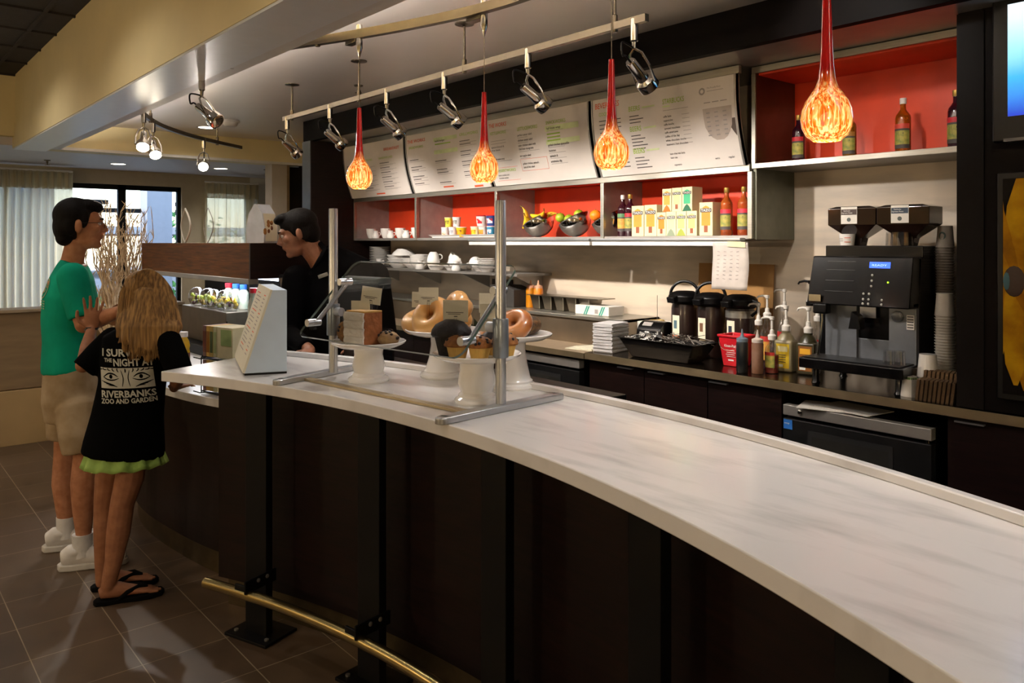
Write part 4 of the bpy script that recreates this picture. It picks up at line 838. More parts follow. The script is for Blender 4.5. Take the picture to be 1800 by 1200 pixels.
bottle(-2.586, 3.79, 1.619, 'pink-amber syrup bottle on the shelf, right of the tea boxes', AMB, M['goldcap'], LABY, .92, band='c8283c')
bottle(-2.475, 3.79, 1.619, 'pink-amber syrup bottle at the right end of the shelf', AMB, M['goldcap'], LABY, .92, band='c8283c')
zb = 1.999
bottle(-2.21, 3.90, zb, 'dark red syrup bottle at the left of the upper red shelf', DKL, M['goldcap'], LABY)
bottle(-1.94, 3.92, zb, 'golden syrup bottle half hidden behind the nearest pendant', GLD, M['goldcap'], LABY, band='9a6a28')
bottle(-1.665, 3.90, zb, 'amber syrup bottle with a white cap, alone on the upper shelf', mat('amber_light_syrup', 'c07018', .06, trans=.55, coat=.6, col2='a0480c'), WCAP, LABY, .95, band='c04030')
bottle(-1.42, 3.88, zb, 'dark red syrup bottle cut off by the dark pillar', DKL, M['goldcap'], LABY, .95)
# ---------------- boxes of tea
def tea_box(x, z, w, h, colr, label, d=.10, y=3.74, logo=True, mount=None):
    t = thing('tea_box', label, 'tea box', (x, y, z), 0, 'boxes of tea on the shelf')
    MB().box((0, d/2, h/2), (w, d, h)).build('carton', mat('tea_carton_cream', 'cdbf98', .6, var=.03), t, smooth=False, bevel=.0015)
    b = MB(); F = lambda u, v: (u, -.0006, v)
    b.add([F(-w*.33, h*.3), F(w*.33, h*.3), F(w*.33, h*.8), F(w*.2, h*.86), F(0, h*.9), F(-w*.2, h*.86), F(-w*.33, h*.8)], [tuple(range(7))])
    bar_(b, -w*.42, h*.70, w*.84, h*.12, lambda u, v: (u, -.0012, v), 1)
    write(b, 'TAZO', -w*.36, h*.725, h*.075, lambda u, v: (u, -.0018, v), w=w*.72, m=2)
    if mount: b.m = 3; b.add([(-w*.45, -.0012, 0), (w*.45, -.0012, 0), (w*.22, -.0012, h*.2), (0, -.0012, h*.3), (-w*.22, -.0012, h*.2)], [(0, 1, 2, 3, 4)])
    else: bar_(b, -w*.14, h*.1, w*.28, h*.2, lambda u, v: (u, -.0012, v), 3)
    b.build('print', [mat('tea_'+colr, colr, .6), M['ink'], M['wprint'], mat('tea_mark_'+(mount or '8a4a2c'), mount or '8a4a2c', .6)], t, smooth=False)
z1 = 1.619
tea_box(-3.195, z1, .096, .188, 'd18b30', 'tall orange tea box, left one of the tall pair'); tea_box(-3.094, z1, .096, .190, 'd48c30', 'tall orange tea box, right one of the tall pair')
tea_box(-3.01, z1, .068, .142, 'cc7a1c', 'orange tea box, bottom row next to the tall pair'); tea_box(-2.938, z1, .07, .144, 'a9b890', 'grey-green tea box in the bottom row', mount='7e8a70')
tea_box(-2.864, z1, .072, .144, 'b9bf70', 'lime tea box in the bottom row', mount='8f9838'); tea_box(-2.789, z1, .072, .144, 'd8b070', 'beige tea box at the right of the bottom row')
tea_box(-2.985, z1+.145, .068, .138, 'f0963c', 'orange tea box on the top row', mount='c86414', y=3.76); tea_box(-2.912, z1+.145, .07, .140, 'cfce86', 'pale yellow tea box on the top row', y=3.76); tea_box(-2.837, z1+.145, .073, .142, '38a070', 'green tea box on the top row', mount='14583c', y=3.76)
tea_box(-2.69, z1, .09, .190, 'd8862c', 'tall orange tea box standing apart, beside the pink bottles')
# ================================================================ BACK COUNTER
t = thing('steel_worktop', 'long stainless steel worktop along the marble wall, nearer length', 'worktop', (-2, 3.8, .91))
MB().bb((-1.36, -.355, -.04), (4.5, .295, 0)).build('top', M['steelw'], t, smooth=False, bevel=.003)
ES = mat('lit_steel_edge', '85755a', .42, .6, var=.2, sc=5); MB().bb((-1.36, -.359, -.04), (4.5, -.354, -.001)).build('front_edge', ES, t, smooth=False)  # paler brassy edge colour stands in for light catching the worktop front
t = thing('steel_worktop', 'stainless steel worktop with a raised ledge, at the left past the joint', 'worktop', (-5, 3.8, .905))
MB().bb((-1.65, -.36, -.036), (1.637, .295, 0)).build('top', mat('pale_brushed_worktop', 'a8957c', .4, .35, var=.1), t, smooth=False, bevel=.004)
MB().bb((-1.65, -.364, -.036), (1.637, -.359, -.001)).build('front_edge', ES, t, smooth=False)
b = MB(); b.bb((-1.65, -.05, 0), (1.69, .29, .185)); b.build('riser', mat('brown_reflective_riser', '8c7c68', .32, .8, var=.25, sc=3), t, smooth=False); MB().bb((-1.65, -.065, .165), (1.69, .29, .187)).build('ledge', MATS.get('brushed_steel'), t, smooth=False, bevel=.003)
def cab(x0, x1, label, doors, handles=()):
    t = thing('base_cabinet', label, 'cabinet', (x0, 3.80, 0)); w = x1-x0
    MB().bb((0, -.29, .1), (w, .29, .868)).build('carcass', M['dark'], t, smooth=False); MB().bb((0, -.24, 0), (w, .29, .1)).build('plinth', M['black'], t, smooth=False)
    dw = w/doors
    for k in range(doors):
        d = MB().bb((k*dw+.003, -.318, .11), ((k+1)*dw-.003, -.29, .862)).build('door', M['woodh'], t, smooth=False, bevel=.001)
        for hx in handles:
            if k*dw <= hx-x0 < (k+1)*dw: MB().bb((hx-x0-.055, -.338, .845), (hx-x0+.055, -.316, .852)).build('handle', M['alu'], d, smooth=False)
cab(-3.36, -2.06, 'dark walnut cabinets under the steel worktop, left of the fridge', 3, (-3.06, -2.83, -2.42)); cab(-1.31, 1.5, 'dark walnut cabinet right of the fridge below the black wall', 4, (-1.22,))
def fridge(x0, x1, zt, label, sticker=False):
    t = thing('undercounter_fridge', label, 'fridge', (x0, 3.80, 0)); w = x1-x0
    MB().bb((0, -.30, .06), (w, .28, zt)).build('body', M['blackp'], t, smooth=False)
    MB().bb((0, -.345, zt-.05), (w, -.30, zt)).build('top_trim', M['steelpanel'], t, smooth=False, bevel=.003)
    d = MB().bb((0, -.345, .10), (w, -.30, zt-.065)).build('door', mat('charcoal_door', '141414', .45, var=.2, spec=.25), t, smooth=False, bevel=.004)
    MB().bb((w*.22, -.348, .2), (w*.74, -.344, zt-.13)).build('window', mat('smoked_window', '2a2926', .25), d, smooth=False)
    MB().bb((w*.19, -.3475, .17), (w*.77, -.345, zt-.105)).build('window_frame', M['rubber'], d, smooth=False)
    for x in (.06, w-.06): MB().cyl((x, -.05, 0), (x, -.05, .07), .02).build('foot', M['rubber'], t)
    if sticker:
        MB().lathe([(.012, 0), (.012, .006), (.005, .01), (0, .01)], 14, T=Matrix.Translation((.09, -.345, zt-.025)) @ rotm((PI/2, 0, 0))).build('lock', M['chrome'], t)
        b = MB().bb((.005, -.3475, zt-.115), (.05, -.3455, zt-.07)); b.m = 1; write(b, 'energy', .009, zt-.09, .007, lambda u, v: (u, -.348, v)); b.build('sticker', [mat('blue_sticker', '2c6fc0', .5), M['wprint']], d, smooth=False)
        MB().cyl((w-.02, -.33, zt-.07), (w-.02, -.33, zt-.05), .008).build('hinge', M['chrome'], t)
fridge(-2.04, -1.36, .80, 'black undercounter fridge with steel top trim and blue sticker', True); fridge(-4.12, -3.42, .85, 'dark undercounter fridge behind the right cake stand')
t = thing('paper_stack', 'loose white papers slipped on top of the black fridge', 'papers', (-1.78, 3.6, .803)); b = MB(); b.box((-.05, -.05, .002), (.3, .2, .004), (0, 0, .3)); b.box((.03, -.03, .006), (.28, .2, .003), (0, 0, -.15)); b.build('sheets', M['paper'], t, smooth=False)
cab(-5.9, -4.13, 'dark cabinet under the worktop at the far left', 3)
# ---------------- black wall with screen and flower picture
box_s('wall_panel', (-1.262, 3.47, .912), (4.9, 4.1, 2.70), 'dark'); box_s('trim_11', (-1.265, 3.462, .912), (-1.165, 3.47, 2.51), mat('charcoal_panel', '0d0908', .6, spec=.1))
t = thing('television', 'wall-mounted television with a blue gradient screen, cut by the picture edge', 'television', (-.6, 3.44, 2.28))
MB().box((0, 0, 0), (1.04, .05, .62)).build('bezel', M['blackp'], t, smooth=False, bevel=.006)
sm = bpy.data.materials.new('screen_picture'); sm.use_nodes = True; nt = sm.node_tree; p = nt.nodes['Principled BSDF']; N = nt.nodes.new; L = nt.links.new
tc = N('ShaderNodeTexCoord'); sp = N('ShaderNodeSeparateXYZ'); mr = N('ShaderNodeMapRange'); mr.inputs[1].default_value = -.22; mr.inputs[2].default_value = .22; rm = N('ShaderNodeValToRGB'); e = rm.color_ramp.elements
e[0].position = 0; e[0].color = srgb('0c1fa8'); e[1].position = 1; e[1].color = srgb('d6e4ec'); x_ = e.new(.35); x_.color = srgb('2f9be0'); x_ = e.new(.62); x_.color = srgb('8fd0ec')
L(tc.outputs['Object'], sp.inputs[0]); L(sp.outputs[2], mr.inputs[0]); L(mr.outputs[0], rm.inputs[0]); L(rm.outputs[0], p.inputs['Base Color']); L(rm.outputs[0], p.inputs['Emission Color']); p.inputs['Emission Strength'].default_value = .9; p.inputs['Roughness'].default_value = .3
MB().box((0, -.026, .0), (.93, .004, .43)).build('screen', sm, t, smooth=False); MB().box((.02, .0, -.305), (1.0, .055, .012)).build('lower_rim', mat('grey_rim', '55565a', .3, .5), t, smooth=False)
t = thing('flower_picture', 'large picture of a yellow daisy on the black wall', 'picture', (-.65, 3.455, 1.41))
MB().box((0, 0, 0), (.92, .03, .88)).build('frame', M['blackp'], t, smooth=False, bevel=.003)
b = MB().box((0, -.016, 0), (.88, .004, .835)); rnd = random.Random(3)
for ring, (n_, ln, wd) in enumerate(((13, .52, .058), (11, .40, .05))):
    for k in range(n_):
        a = 2*PI*k/n_+ring*.2+rnd.uniform(-.05, .05); q0 = Vector((-.40, 0, .02)); d = Vector((math.cos(a), 0, math.sin(a))); s = Vector((-d.z, 0, d.x)); b.m = 1+((k+ring) % 2)
        pts = [q0+d*(ln*u)+s*(wd*math.sin(PI*min(1, u*.9+.08))**.7*sg) for sg, us in ((1, (.1, .3, .55, .8, 1)), (-1, (1, .8, .55, .3, .1))) for u in us]
        pts = [Vector((max(-.438, min(.438, v.x)), -.0190-.0006*ring-.0001*k, max(-.416, min(.416, v.z)))) for v in pts]
        if max(v.x for v in pts)-min(v.x for v in pts) > .02: b.add(pts, [tuple(range(len(pts)))])
b.m = 3; b.ell((-.40, -.0205, .02), (.038, .003, .06), 18, 8); b.m = 4; b.ell((-.425, -.0225, .02), (.012, .002, .035), 12, 6)
b.build('print', [mat('print_black', '070403', .6, spec=.08), mat('petal_yellow', '9a6c08', .6, sc=9, col2='6e4604', spec=.1), mat('petal_gold', 'a8800c', .6, sc=9, col2='7c5206', spec=.1), mat('flower_heart', '2a1408', .5, sc=90), mat('heart_teal', '2c5560', .5)], t, smooth=False)
# ---------------- espresso machine
ex, ey = -1.728, 3.60; t = thing('espresso_machine', 'black and steel automatic espresso machine with a small blue display', 'espresso machine', (ex, ey, .91))
SB = mat('machine_black', '0b0a0b', .25, var=.2, coat=.2, spec=.3); SG = mat('machine_steel', '7c8086', .36, .5, var=.1)
w = .235
b = MB(); b.bb((-w, .06, .08), (w, .27, .60)); b.bb((-w, 0, .38), (w, .06, .40)); b.build('body', SB, t, smooth=False, bevel=.004)
b = MB(); vs = [(-w-.012, -.045, .375), (w+.0, -.045, .375), (w, .06, .375), (-w, .06, .375), (-w, .0, .605), (w, .0, .605), (w, .09, .605), (-w, .09, .605)]; b.add(vs, [(0, 1, 2, 3), (4, 7, 6, 5), (0, 4, 5, 1), (1, 5, 6, 2), (2, 6, 7, 3), (3, 7, 4, 0)]); h_ = b.build('control_panel', SB, t, smooth=False, bevel=.006)
Fp = lambda u, v: (u, -.046+(v-.375)/.23*.045-.0015, v)
b = MB(); bar_(b, .045, .553, .095, .028, Fp, 0); b.m = 1; write(b, 'READY', .055, .562, .009, Fp, w=.07, m=1); b.build('display', [mat('blue_display', '2a5cf0', .4, emit=1.4, ecol='2450e8'), mat('display_text', 'a8c4ff', .4, emit=1.5)], h_, smooth=False)
b = MB()
for x, zs in ((.062, (.52, .495, .47)), (.03, (.435, .41, .39)), (.055, (.435, .41, .39)), (.115, (.41, .39))):
    for z_ in zs: b.ell(Fp(x, z_), (.006, .003, .006), 10, 6)
b.build('buttons', mat('pale_buttons', 'b4b3ae', .4), h_)
MB().ell(Fp(.135, .49), (.004, .003, .004), 8, 5).build('indicator', mat('green_led', '90f020', .4, emit=3), h_)
b = MB()
for v in (.58, .54, .49, .44): bar_(b, -.16, v, .14, .0015, lambda u, q: (u, Fp(u, q)[1]-.0005, q))
b.build('seams', mat('grey_seam', '4a4a4c', .4), h_, smooth=False)
b = MB(); b.box((-.20, -.05, .405), (.06, .004, .032)); b.build('name_plate', mat('champagne_plate', 'b8a888', .25, .9), h_, smooth=False)
b = MB(); b.bb((-.19, .03, .09), (-.035, .06, .375)); b.bb((.115, .03, .09), (w, .06, .375)); b.bb((-.035, .045, .09), (.115, .06, .22)); b.build('front_plates', SG, t, smooth=False, bevel=.002)
b = MB(); b.bb((-.035, .05, .22), (.115, .06, .37)); b.build('brew_recess', SB, t, smooth=False)
b = MB(); b.prism([(-.035, 0), (.02, 0), (.01, .06), (-.02, .08)], 0, .05, T=Matrix.Translation((0, -.0, .27)) @ rotm((PI/2, 0, 0))); b.build('brew_spout', M['blackp'], t, smooth=False)
MB().box((.02, .028, .345), (.075, .004, .05)).build('spout_label', M['alu'], t, smooth=False)
MB().lathe([(0, 0), (.026, 0), (.026, .006), (.02, .008), (0, .008)], 24, T=Matrix.Translation((.155, .03, .335)) @ rotm((PI/2, 0, 0))).build('badge', mat('grey_badge', '6a6d70', .3, .6), t)
b = MB().bb((.195, .026, .28), (.228, .03, .345)); b.m = 1
for k in range(5): bar_(b, .198, .335-k*.012, .027, .005, lambda u, v: (u, .0255, v))
b.build('notice', [M['paper'], M['ink']], t, smooth=False)
b = MB(); b.tube([(-.175, -.03, .37), (-.17, -.035, .30), (-.18, -.04, .2), (-.188, -.045, .12)], .006, 8); b.build('steam_wand', M['chrome'], t); MB().box((-.175, -.03, .355), (.07, .05, .05)).build('wand_mount', M['blackp'], t, bevel=.008)
b = MB(); b.bb((-w-.005, -.13, .075), (w+.01, .06, .125)); b.build('drip_tray', SB, t, smooth=False, bevel=.006); MB().bb((-w+.01, -.12, .126), (w-.01, .03, .129)).build('drip_grate', mat('dark_grate', '2a2a2a', .4, .6), t, smooth=False)
for x in (-w+.04, w-.04):
    for y in (-.05, .22): MB().lathe([(.022, 0), (.016, .01), (.014, .078)], 14, c=(x, y, 0)).build('foot', M['chrome'] if False else SB, t)
b = MB(); b.bb((-w+.01, .10, .60), (w, .27, .655)); b.build('cup_rail', SB, t, smooth=False, bevel=.004)
for k, x in enumerate((-.098, .142)):
    b = MB(); ww = .118; vs = []
    for (hw, hd, z_) in ((.028, .028, .655), (.035, .032, .69), (ww, .075, .755), (ww, .075, .835), (ww*.7, .06, .845)):
        vs += [(x-hw, .18-hd, z_), (x+hw, .18-hd, z_), (x+hw, .18+hd, z_), (x-hw, .18+hd, z_)]
    fs = [(0, 3, 2, 1), (16, 17, 18, 19)]+[(j*4+q, j*4+(q+1) % 4, (j+1)*4+(q+1) % 4, (j+1)*4+q) for j in range(4) for q in range(4)]
    hp = b.add(vs, fs).build('bean_hopper', mat('smoked_hopper', '1c0f0a', .12, var=.3, coat=.6), t, smooth=False, bevel=.003)
    b = MB(); G = lambda u, v: (x-.01+u, .18-.075-.002, .76+v); bar_(b, -.04, 0, .08, .082, G, 0); G2 = lambda u, v: (x-.01+u, .18-.0785, .76+v); bar_(b, -.038, .044, .076, .026, G2, 1)
    write(b, 'Starbucks', -.026, .060, .006, lambda u, v: (x-.01+u, .1005, .76+v), m=2); write(b, 'Espresso Roast', -.035, .050, .006, lambda u, v: (x-.01+u, .1005, .76+v), m=2)
    b.m = 3; b.add([G2(.010*math.cos(a*.4), .02+.010*math.sin(a*.4)) for a in range(16)], [tuple(range(16))]); b.build('label', [M['paper'], mat('hopper_band_%d' % k, ['3b2a24', '27384a'][k], .5), M['wprint'], mat('grey_emblem', '4c5450', .5)], hp, smooth=False)
def glass_cup(x, y, z, label, flip=True, s=1):
    o = MB().lathe([(.028*s, 0), (.024*s, .065*s), (.0, .065*s), (0, .058*s), (.021*s, .058*s), (.025*s, 0)] if flip else [(0, 0), (.022*s, 0), (.028*s, .06*s), (.026*s, .06*s), (.02*s, .006*s), (0, .006*s)], 20, closed=False).build('small_glass', MATS['clear_glass_bright']); o.location = (x, y, z); tag(o, label, 'glass', 'small upturned glasses'); return o
glass('clear_glass_bright', (1, 1, 1, 1), .03, .95, .16)
for k, x in enumerate((.085, .12, .155)): glass_cup(ex+x, ey+.125-.03*(k == 1), .91+.656, ['upturned glass on the machine top, left of three', 'upturned glass on the machine top, middle of three', 'upturned glass on the machine top, right of three'][k], s=.95)
glass_cup(ex+.16, ey-.07, .91+.130, 'upturned shot glass on the drip tray, left of the pair', s=.95); glass_cup(ex+.195, ey-.045, .91+.130, 'upturned shot glass on the drip tray, right of the pair', s=.95)
t = thing('ceramic_tub', 'small white printed tub on top of the espresso machine', 'tub', (ex-.125, ey+.12, .91+.656)); MB().lathe([(0, 0), (.032, 0), (.038, .055), (.035, .055), (0, .05)], 22, closed=False).build('wall', M['china'], t)
b = MB(); F = lambda u, v: (.0365*math.sin(u), -.0365*math.cos(u), v); bar_(b, -.9, .02, .8, .003, F); bar_(b, -.9, .03, .8, .003, F); bar_(b, .1, .015, .8, .003, F, 1); bar_(b, .1, .035, .8, .003, F, 1); b.build('print', [M['inkg'], M['orange']], t)
# ---------------- cups, lids, sleeves
PC = mat('brown_paper_cup', '6f665c', .7)
def cup_tower(x, y, z0, n, r, label, m, emblem=False):
    t = thing('paper_cup_stack', label, 'cup stack', (x, y, z0)); b = MB(); st = .0125; pr = []
    for k in range(n): z_ = k*st; pr += [(r*.90, z_), (r, z_+st*.7), (r*1.06, z_+st*.72), (r*1.06, z_+st*.95)]
    b.lathe([(0, 0)]+pr+[(r*1.02, n*st), (0, n*st)], 24, closed=False); b.build('cup_rims', m, t)
    MB().lathe([(r*1.03, n*st), (r*.82, n*st+.095), (0, n*st+.095)], 24, closed=False).build('top_cup', m, t)
    if emblem:
        b = MB(); F = lambda u, v: ((r*.96)*math.sin(u), -(r*.96)*math.cos(u), n*st+.05+v); b.m = 0; b.add([F(.45*math.cos(a*.4), .018*math.sin(a*.4)) for a in range(16)], [tuple(range(16))]); b.m = 1; b.add([(v[0]*1.01, v[1]*1.01, v[2]) for v in (F(.2*math.cos(a*.4), .010*math.sin(a*.4)) for a in range(16))], [tuple(range(16))]); b.build('emblem', [mat('dark_green_emblem', '23382f', .6), PC], t)
cup_tower(-1.452, 3.84, .911, 52, .037, 'tall stack of grey-brown paper cups with a round green emblem, against the pillar', PC, True)
cup_tower(-1.402, 3.705, .911, 28, .040, 'lower stack of pale paper cups standing before the tallest stack', mat('pale_paper_cup', 'a39e96', .7), False)
cup_tower(-1.432, 3.60, .911, 7, .042, 'short stack of white plastic lids beside the sleeves', M['china'])
t = thing('paper_cup', 'single white paper cup upside down with green print', 'cup', (-1.485, 3.545, .91)); MB().lathe([(.036, 0), (.037, .004), (.028, .085), (.026, .088), (0, .086)], 24, closed=False).build('cup', M['paper'], t)
MB().lathe([(.0293, .075), (.0283, .085)], 20, closed=False).build('green_leaf_band', mat('soft_green_print', '6c8a4c', .6), t)
t = thing('sleeve_rack', 'clear rack of brown corrugated cup sleeves beside the pillar', 'cup sleeves', (-1.355, 3.525, .911)); SL = mat('corrugated_board', '6b5238', .9, bump=.5, bsc=80)
for k in range(9):
    for r_ in (0, 1): MB().box((-.07+.0165*k, -.02+.07*r_, .045+.03*r_), (.011, .06, .09), (.05, .12, .03*k)).build('cup_sleeve', SL, t, smooth=False)
b = MB(); b.bb((-.09, -.06, 0), (.085, -.057, .09)); b.bb((-.09, -.06, 0), (-.087, .09, .13)); b.bb((-.09, -.06, 0), (.085, .09, .003)); b.build('clear_holder', M['clear'], t, smooth=False)
# ---------------- jugs, bottles and pumps
WP = mat('white_pump_plastic', 'cfcac2', .4)
def pump(t, z, m=None, s=1.0, rz=PI):
    m = m or WP; b = MB(); b.lathe([(.020*s, z), (.021*s, z+.022*s), (.012*s, z+.03*s), (.010*s, z+.05*s), (.006*s, z+.052*s), (.006*s, z+.10*s), (.011*s, z+.103*s), (.012*s, z+.118*s), (0, z+.12*s)], 16)
    dx, dy = math.cos(rz), math.sin(rz); b.tube([(0, 0, z+.112*s), (dx*.03*s, dy*.03*s, z+.114*s), (dx*.055*s, dy*.055*s, z+.108*s), (dx*.062*s, dy*.062*s, z+.098*s)], [.007*s, .006*s, .005*s, .004*s], 8); b.build('pump', m, t)
def jug(x, y, label, liquid, lab, lab2, h=.21):
    t = thing('sauce_jug', label, 'jug', (x, y, .911), R(8), 'pump jugs on the worktop'); b = MB()
    for zz_ in (0,): b.prism([(-.048, -.045), (.048, -.045), (.048, .045), (-.048, .045)], 0, h*.78)
    b.build('body', liquid, t, bevel=.012, seg=3); MB().lathe([(.045, h*.77), (.034, h*.88), (.021, h*.95), (.021, h)], 20, closed=False).build('shoulder', liquid, t)
    b = MB(); bar_(b, -.034, .02, .068, .125, lambda u, v: (u, -.046, v), 0); bar_(b, -.026, .105, .052, .028, lambda u, v: (u, -.0465, v), 1)
    for k in range(4): bar_(b, -.024, .05+.012*k, .04, .004, lambda u, v: (u, -.0465, v), 2)
    bar_(b, -.028, .026, .03, .014, lambda u, v: (u, -.0465, v), 3); b.build('label', [lab, lab2, M['ink'], M['wprint']], t, smooth=False); pump(t, h, s=1.1, rz=PI*.9)
jug(-2.19, 3.74, 'pale sauce jug with a yellow label and white pump', mat('pale_jug', '8d8264', .35, trans=.15), mat('jug_label_yellow', 'd0b020', .5), mat('jug_label_pale', 'ded4a0', .5))
jug(-2.063, 3.735, 'dark sauce jug with a yellow and brown label, beside the machine', mat('dark_jug', '34301e', .3, trans=.1), mat('jug_label_brown', '7a4a18', .5), mat('jug_label_orange', 'd8a028', .5))
def squeeze(x, y, label, m, tipm):
    t = thing('squeeze_bottle', label, 'squeeze bottle', (x, y, .911), 0, 'squeeze bottles on the worktop'); MB().lathe([(0, 0), (.028, 0), (.030, .004), (.030, .15), (.026, .16)], 22, closed=False).build('body', m, t)
    MB().lathe([(.029, .158), (.029, .174), (.012, .182), (.006, .20), (.003, .222), (0, .223)], 18).build('nozzle', tipm, t)
squeeze(-2.315, 3.53, 'dark chocolate squeeze bottle, black, before the red bucket', mat('dark_sauce', '15181a', .3), mat('slate_cap', '5f6d78', .4)); squeeze(-2.245, 3.56, 'caramel brown squeeze bottle with a milky cap', mat('caramel_sauce', '6f4a34', .25, trans=.2, col2='8a6a58'), mat('milky_cap', 'b8aaa0', .4))
for k, (x, y, h, lq, pm, lb) in enumerate(((-2.205, 3.63, .17, '8c3a30', None, 'front syrup bottle with white pump, right of the brown squeeze bottle'), (-2.30, 3.74, .27, '3c1c30', None, 'syrup bottle with purple syrup and a white pump, in the middle'), (-2.27, 3.86, .30, '8a7a70', None, 'rear clear syrup bottle with tall white pump by the wall'), (-2.17, 3.95, .33, '7c7268', 'b', 'tallest clear syrup bottle with a black pump, by the wall'), (-2.08, 3.86, .26, '6c6660', None, 'clear syrup bottle behind the dark jug'), (-2.39, 3.80, .22, '7a5a3a', None, 'syrup bottle with a red and yellow label behind the bucket'))):
    t = thing('pump_bottle', lb, 'pump bottle', (x, y, .911), 0, 'syrup bottles with pumps'); r = .035
    g_ = MATS['clear_glass_bright']; b = MB(); b.lathe([(0, 0), (r, 0), (r, h*.7), (r*.9, h*.76), (.015, h*.9), (.015, h)], 22, closed=False); b.build('bottle', g_, t)
    MB().lathe([(0, .003), (r*.94, .003), (r*.94, h*(.55, .42, .3, .2, .5, .6)[k]), (0, h*(.55, .42, .3, .2, .5, .6)[k])], 20, closed=False).build('syrup', mat('syrup_'+lq, lq, .2, trans=.2), t)
    b = MB(); F = lambda u, v: ((r+.001)*math.sin(u), -(r+.001)*math.cos(u), v); bar_(b, -.9, h*.18, 1.8, h*.36, F, 0, 8); bar_(b, -.9, h*.54, 1.8, h*.1, lambda u, v: ((r+.0015)*math.sin(u), -(r+.0015)*math.cos(u), v), 1, 8)
    if k not in (3,): b.build('label', [LABY if k != 1 else LABO, mat('label_red', 'b02a24', .6)], t)
    pump(t, h, M['blackp'] if pm else None, 1.15 if pm else 1.0, rz=PI*1.0)
t = thing('sanitizer_bucket', 'small red plastic bucket with white lettering and wire handle', 'bucket', (-2.46, 3.70, .911), R(0)); RB = mat('red_bucket_plastic', 'b01420', .4)
b = MB(); vs = []
for hw, hd, z_ in ((.052, .05, 0), (.072, .066, .155), (.078, .072, .158), (.078, .072, .17), (.068, .062, .17), (.05, .046, .006)): vs += [(-hw, -hd, z_), (hw, -hd, z_), (hw, hd, z_), (-hw, hd, z_)]
b.add(vs, [(0, 3, 2, 1), (20, 21, 22, 23)]+[(j*4+q, j*4+(q+1) % 4, (j+1)*4+(q+1) % 4, (j+1)*4+q) for j in range(5) for q in range(4)]); b.build('pail', RB, t, bevel=.006)
b = MB(); F = lambda u, v: (u, -.0513-(v/.155)*.016, v); write(b, 'Kleen-Pail', -.038, .105, .014, F, w=.072, m=0)
for k in range(4): bar_(b, -.03+.005*(k % 2), .085-k*.011, .055, .003, F)
bar_(b, -.018, .03, .034, .008, F); b.build('lettering', M['wprint'], t, smooth=False)
b = MB(); b.tube([(-.075*math.cos(a*PI/10), -.05-.04*math.sin(a*PI/10), .15-.06*math.sin(a*PI/10)) for a in range(11)], .0012, 6); b.build('wire_handle', M['nickel'], t)
# ---------------- airpots, napkins, packet tray
AB = mat('dark_brown_airpot', '1d100d', .3, var=.2, coat=.3)
def airpot(x, y, label, band, la, lb_, rz):
    t = thing('airpot', label, 'airpot', (x, y, .911), rz, 'coffee airpots'); MB().lathe([(0, 0), (.078, 0), (.08, .01), (.08, .27), (.074, .30), (0, .30)], 34, closed=False).build('body', AB, t)
    if band: MB().lathe([(.081, .245), (.081, .285), (.0805, .285)], 34, closed=False).build('steel_band', M['steel'], t)
    b = MB(); b.lathe([(.080, .298), (.096, .312), (.098, .345), (.085, .362), (.05, .374), (0, .376)], 28, closed=False); b.box((0, -.095, .33), (.06, .06, .035), (.3, 0, 0)); b.build('lid', M['blackp'], t, bevel=.004)
    MB().torus((0, 0, .345), .088, .009, 22, 8, rot=(PI/2, 0, .5), a0=0, a1=PI).build('carry_handle', M['blackp'], t) if not band else MB().tube([(.09, 0, .345), (.13, .0, .335), (.125, 0, .29), (.085, 0, .26)], .009, 8).build('carry_handle', M['blackp'], t)
    b = MB(); F = lambda u, v: (.0808*math.sin(u), -.0808*math.cos(u), v); bar_(b, -.35, .08, .70, .15, F, 0, 6); G = lambda u, v: (.0815*math.sin(u), -.0815*math.cos(u), v); bar_(b, -.15, .15, .3, .05, G, 1, 3); bar_(b, -.35, .08, .7, .03, G, 2, 6)
    b.build('label', [M['card'], mat('airpot_picture_'+la, la, .5), mat('airpot_foot_'+lb_, lb_, .5)], t)
airpot(-2.96, 3.90, 'black airpot with orange-edged label and loop handle, left of three', False, '4f6a74', 'c8602c', -.1); airpot(-2.758, 3.88, 'black airpot with beige label, middle of three', False, '6c4a34', '5c4a30', -.1); airpot(-2.552, 3.87, 'black airpot with a steel band and cream label, right of three', True, '2a3240', 'c8bc96', -.15)
NB = mat('napkin_white', 'c2bfbe', .85)
t = thing('napkin_stack', 'tall stack of white napkins on the worktop edge', 'napkins', (-3.29, 3.60, .911), R(12)); b = MB()
for k in range(26): b.box((.003*math.sin(k*1.7), .003*math.cos(k*2.3), .0035+k*.0068), (.135, .20, .0055), (0, 0, .03*math.sin(k*3.1)))
b.build('napkins', NB, t, smooth=False)
t = thing('napkin_dispenser', 'black domed napkin holder behind the packet tray', 'napkin dispenser', (-3.12, 3.83, .911)); b = MB(); b.lathe([(.085, -.09), (.085, .09)], 30, T=Matrix.Translation((0, 0, .10)) @ rotm((0, PI/2, 0)), a0=0, a1=2*PI); b.bb((-.09, -.085, 0), (.09, .085, .10)); b.build('shell', SB, t, bevel=.003)
MB().box((-.02, -.06, .167), (.07, .03, .004), (.75, 0, 0)).build('plate', M['inkg'], t, smooth=False)
t = thing('packet_tray', 'long black tray heaped with black and white sugar packets and stirrers', 'tray', (-2.86, 3.60, .911)); b = MB(); vs = []
for hw, hd, z_ in ((.20, .07, 0), (.27, .11, .11), (.285, .12, .112), (.26, .10, .112), (.19, .06, .01)): vs += [(-hw, -hd, z_), (hw, -hd, z_), (hw, hd, z_), (-hw, hd, z_)]
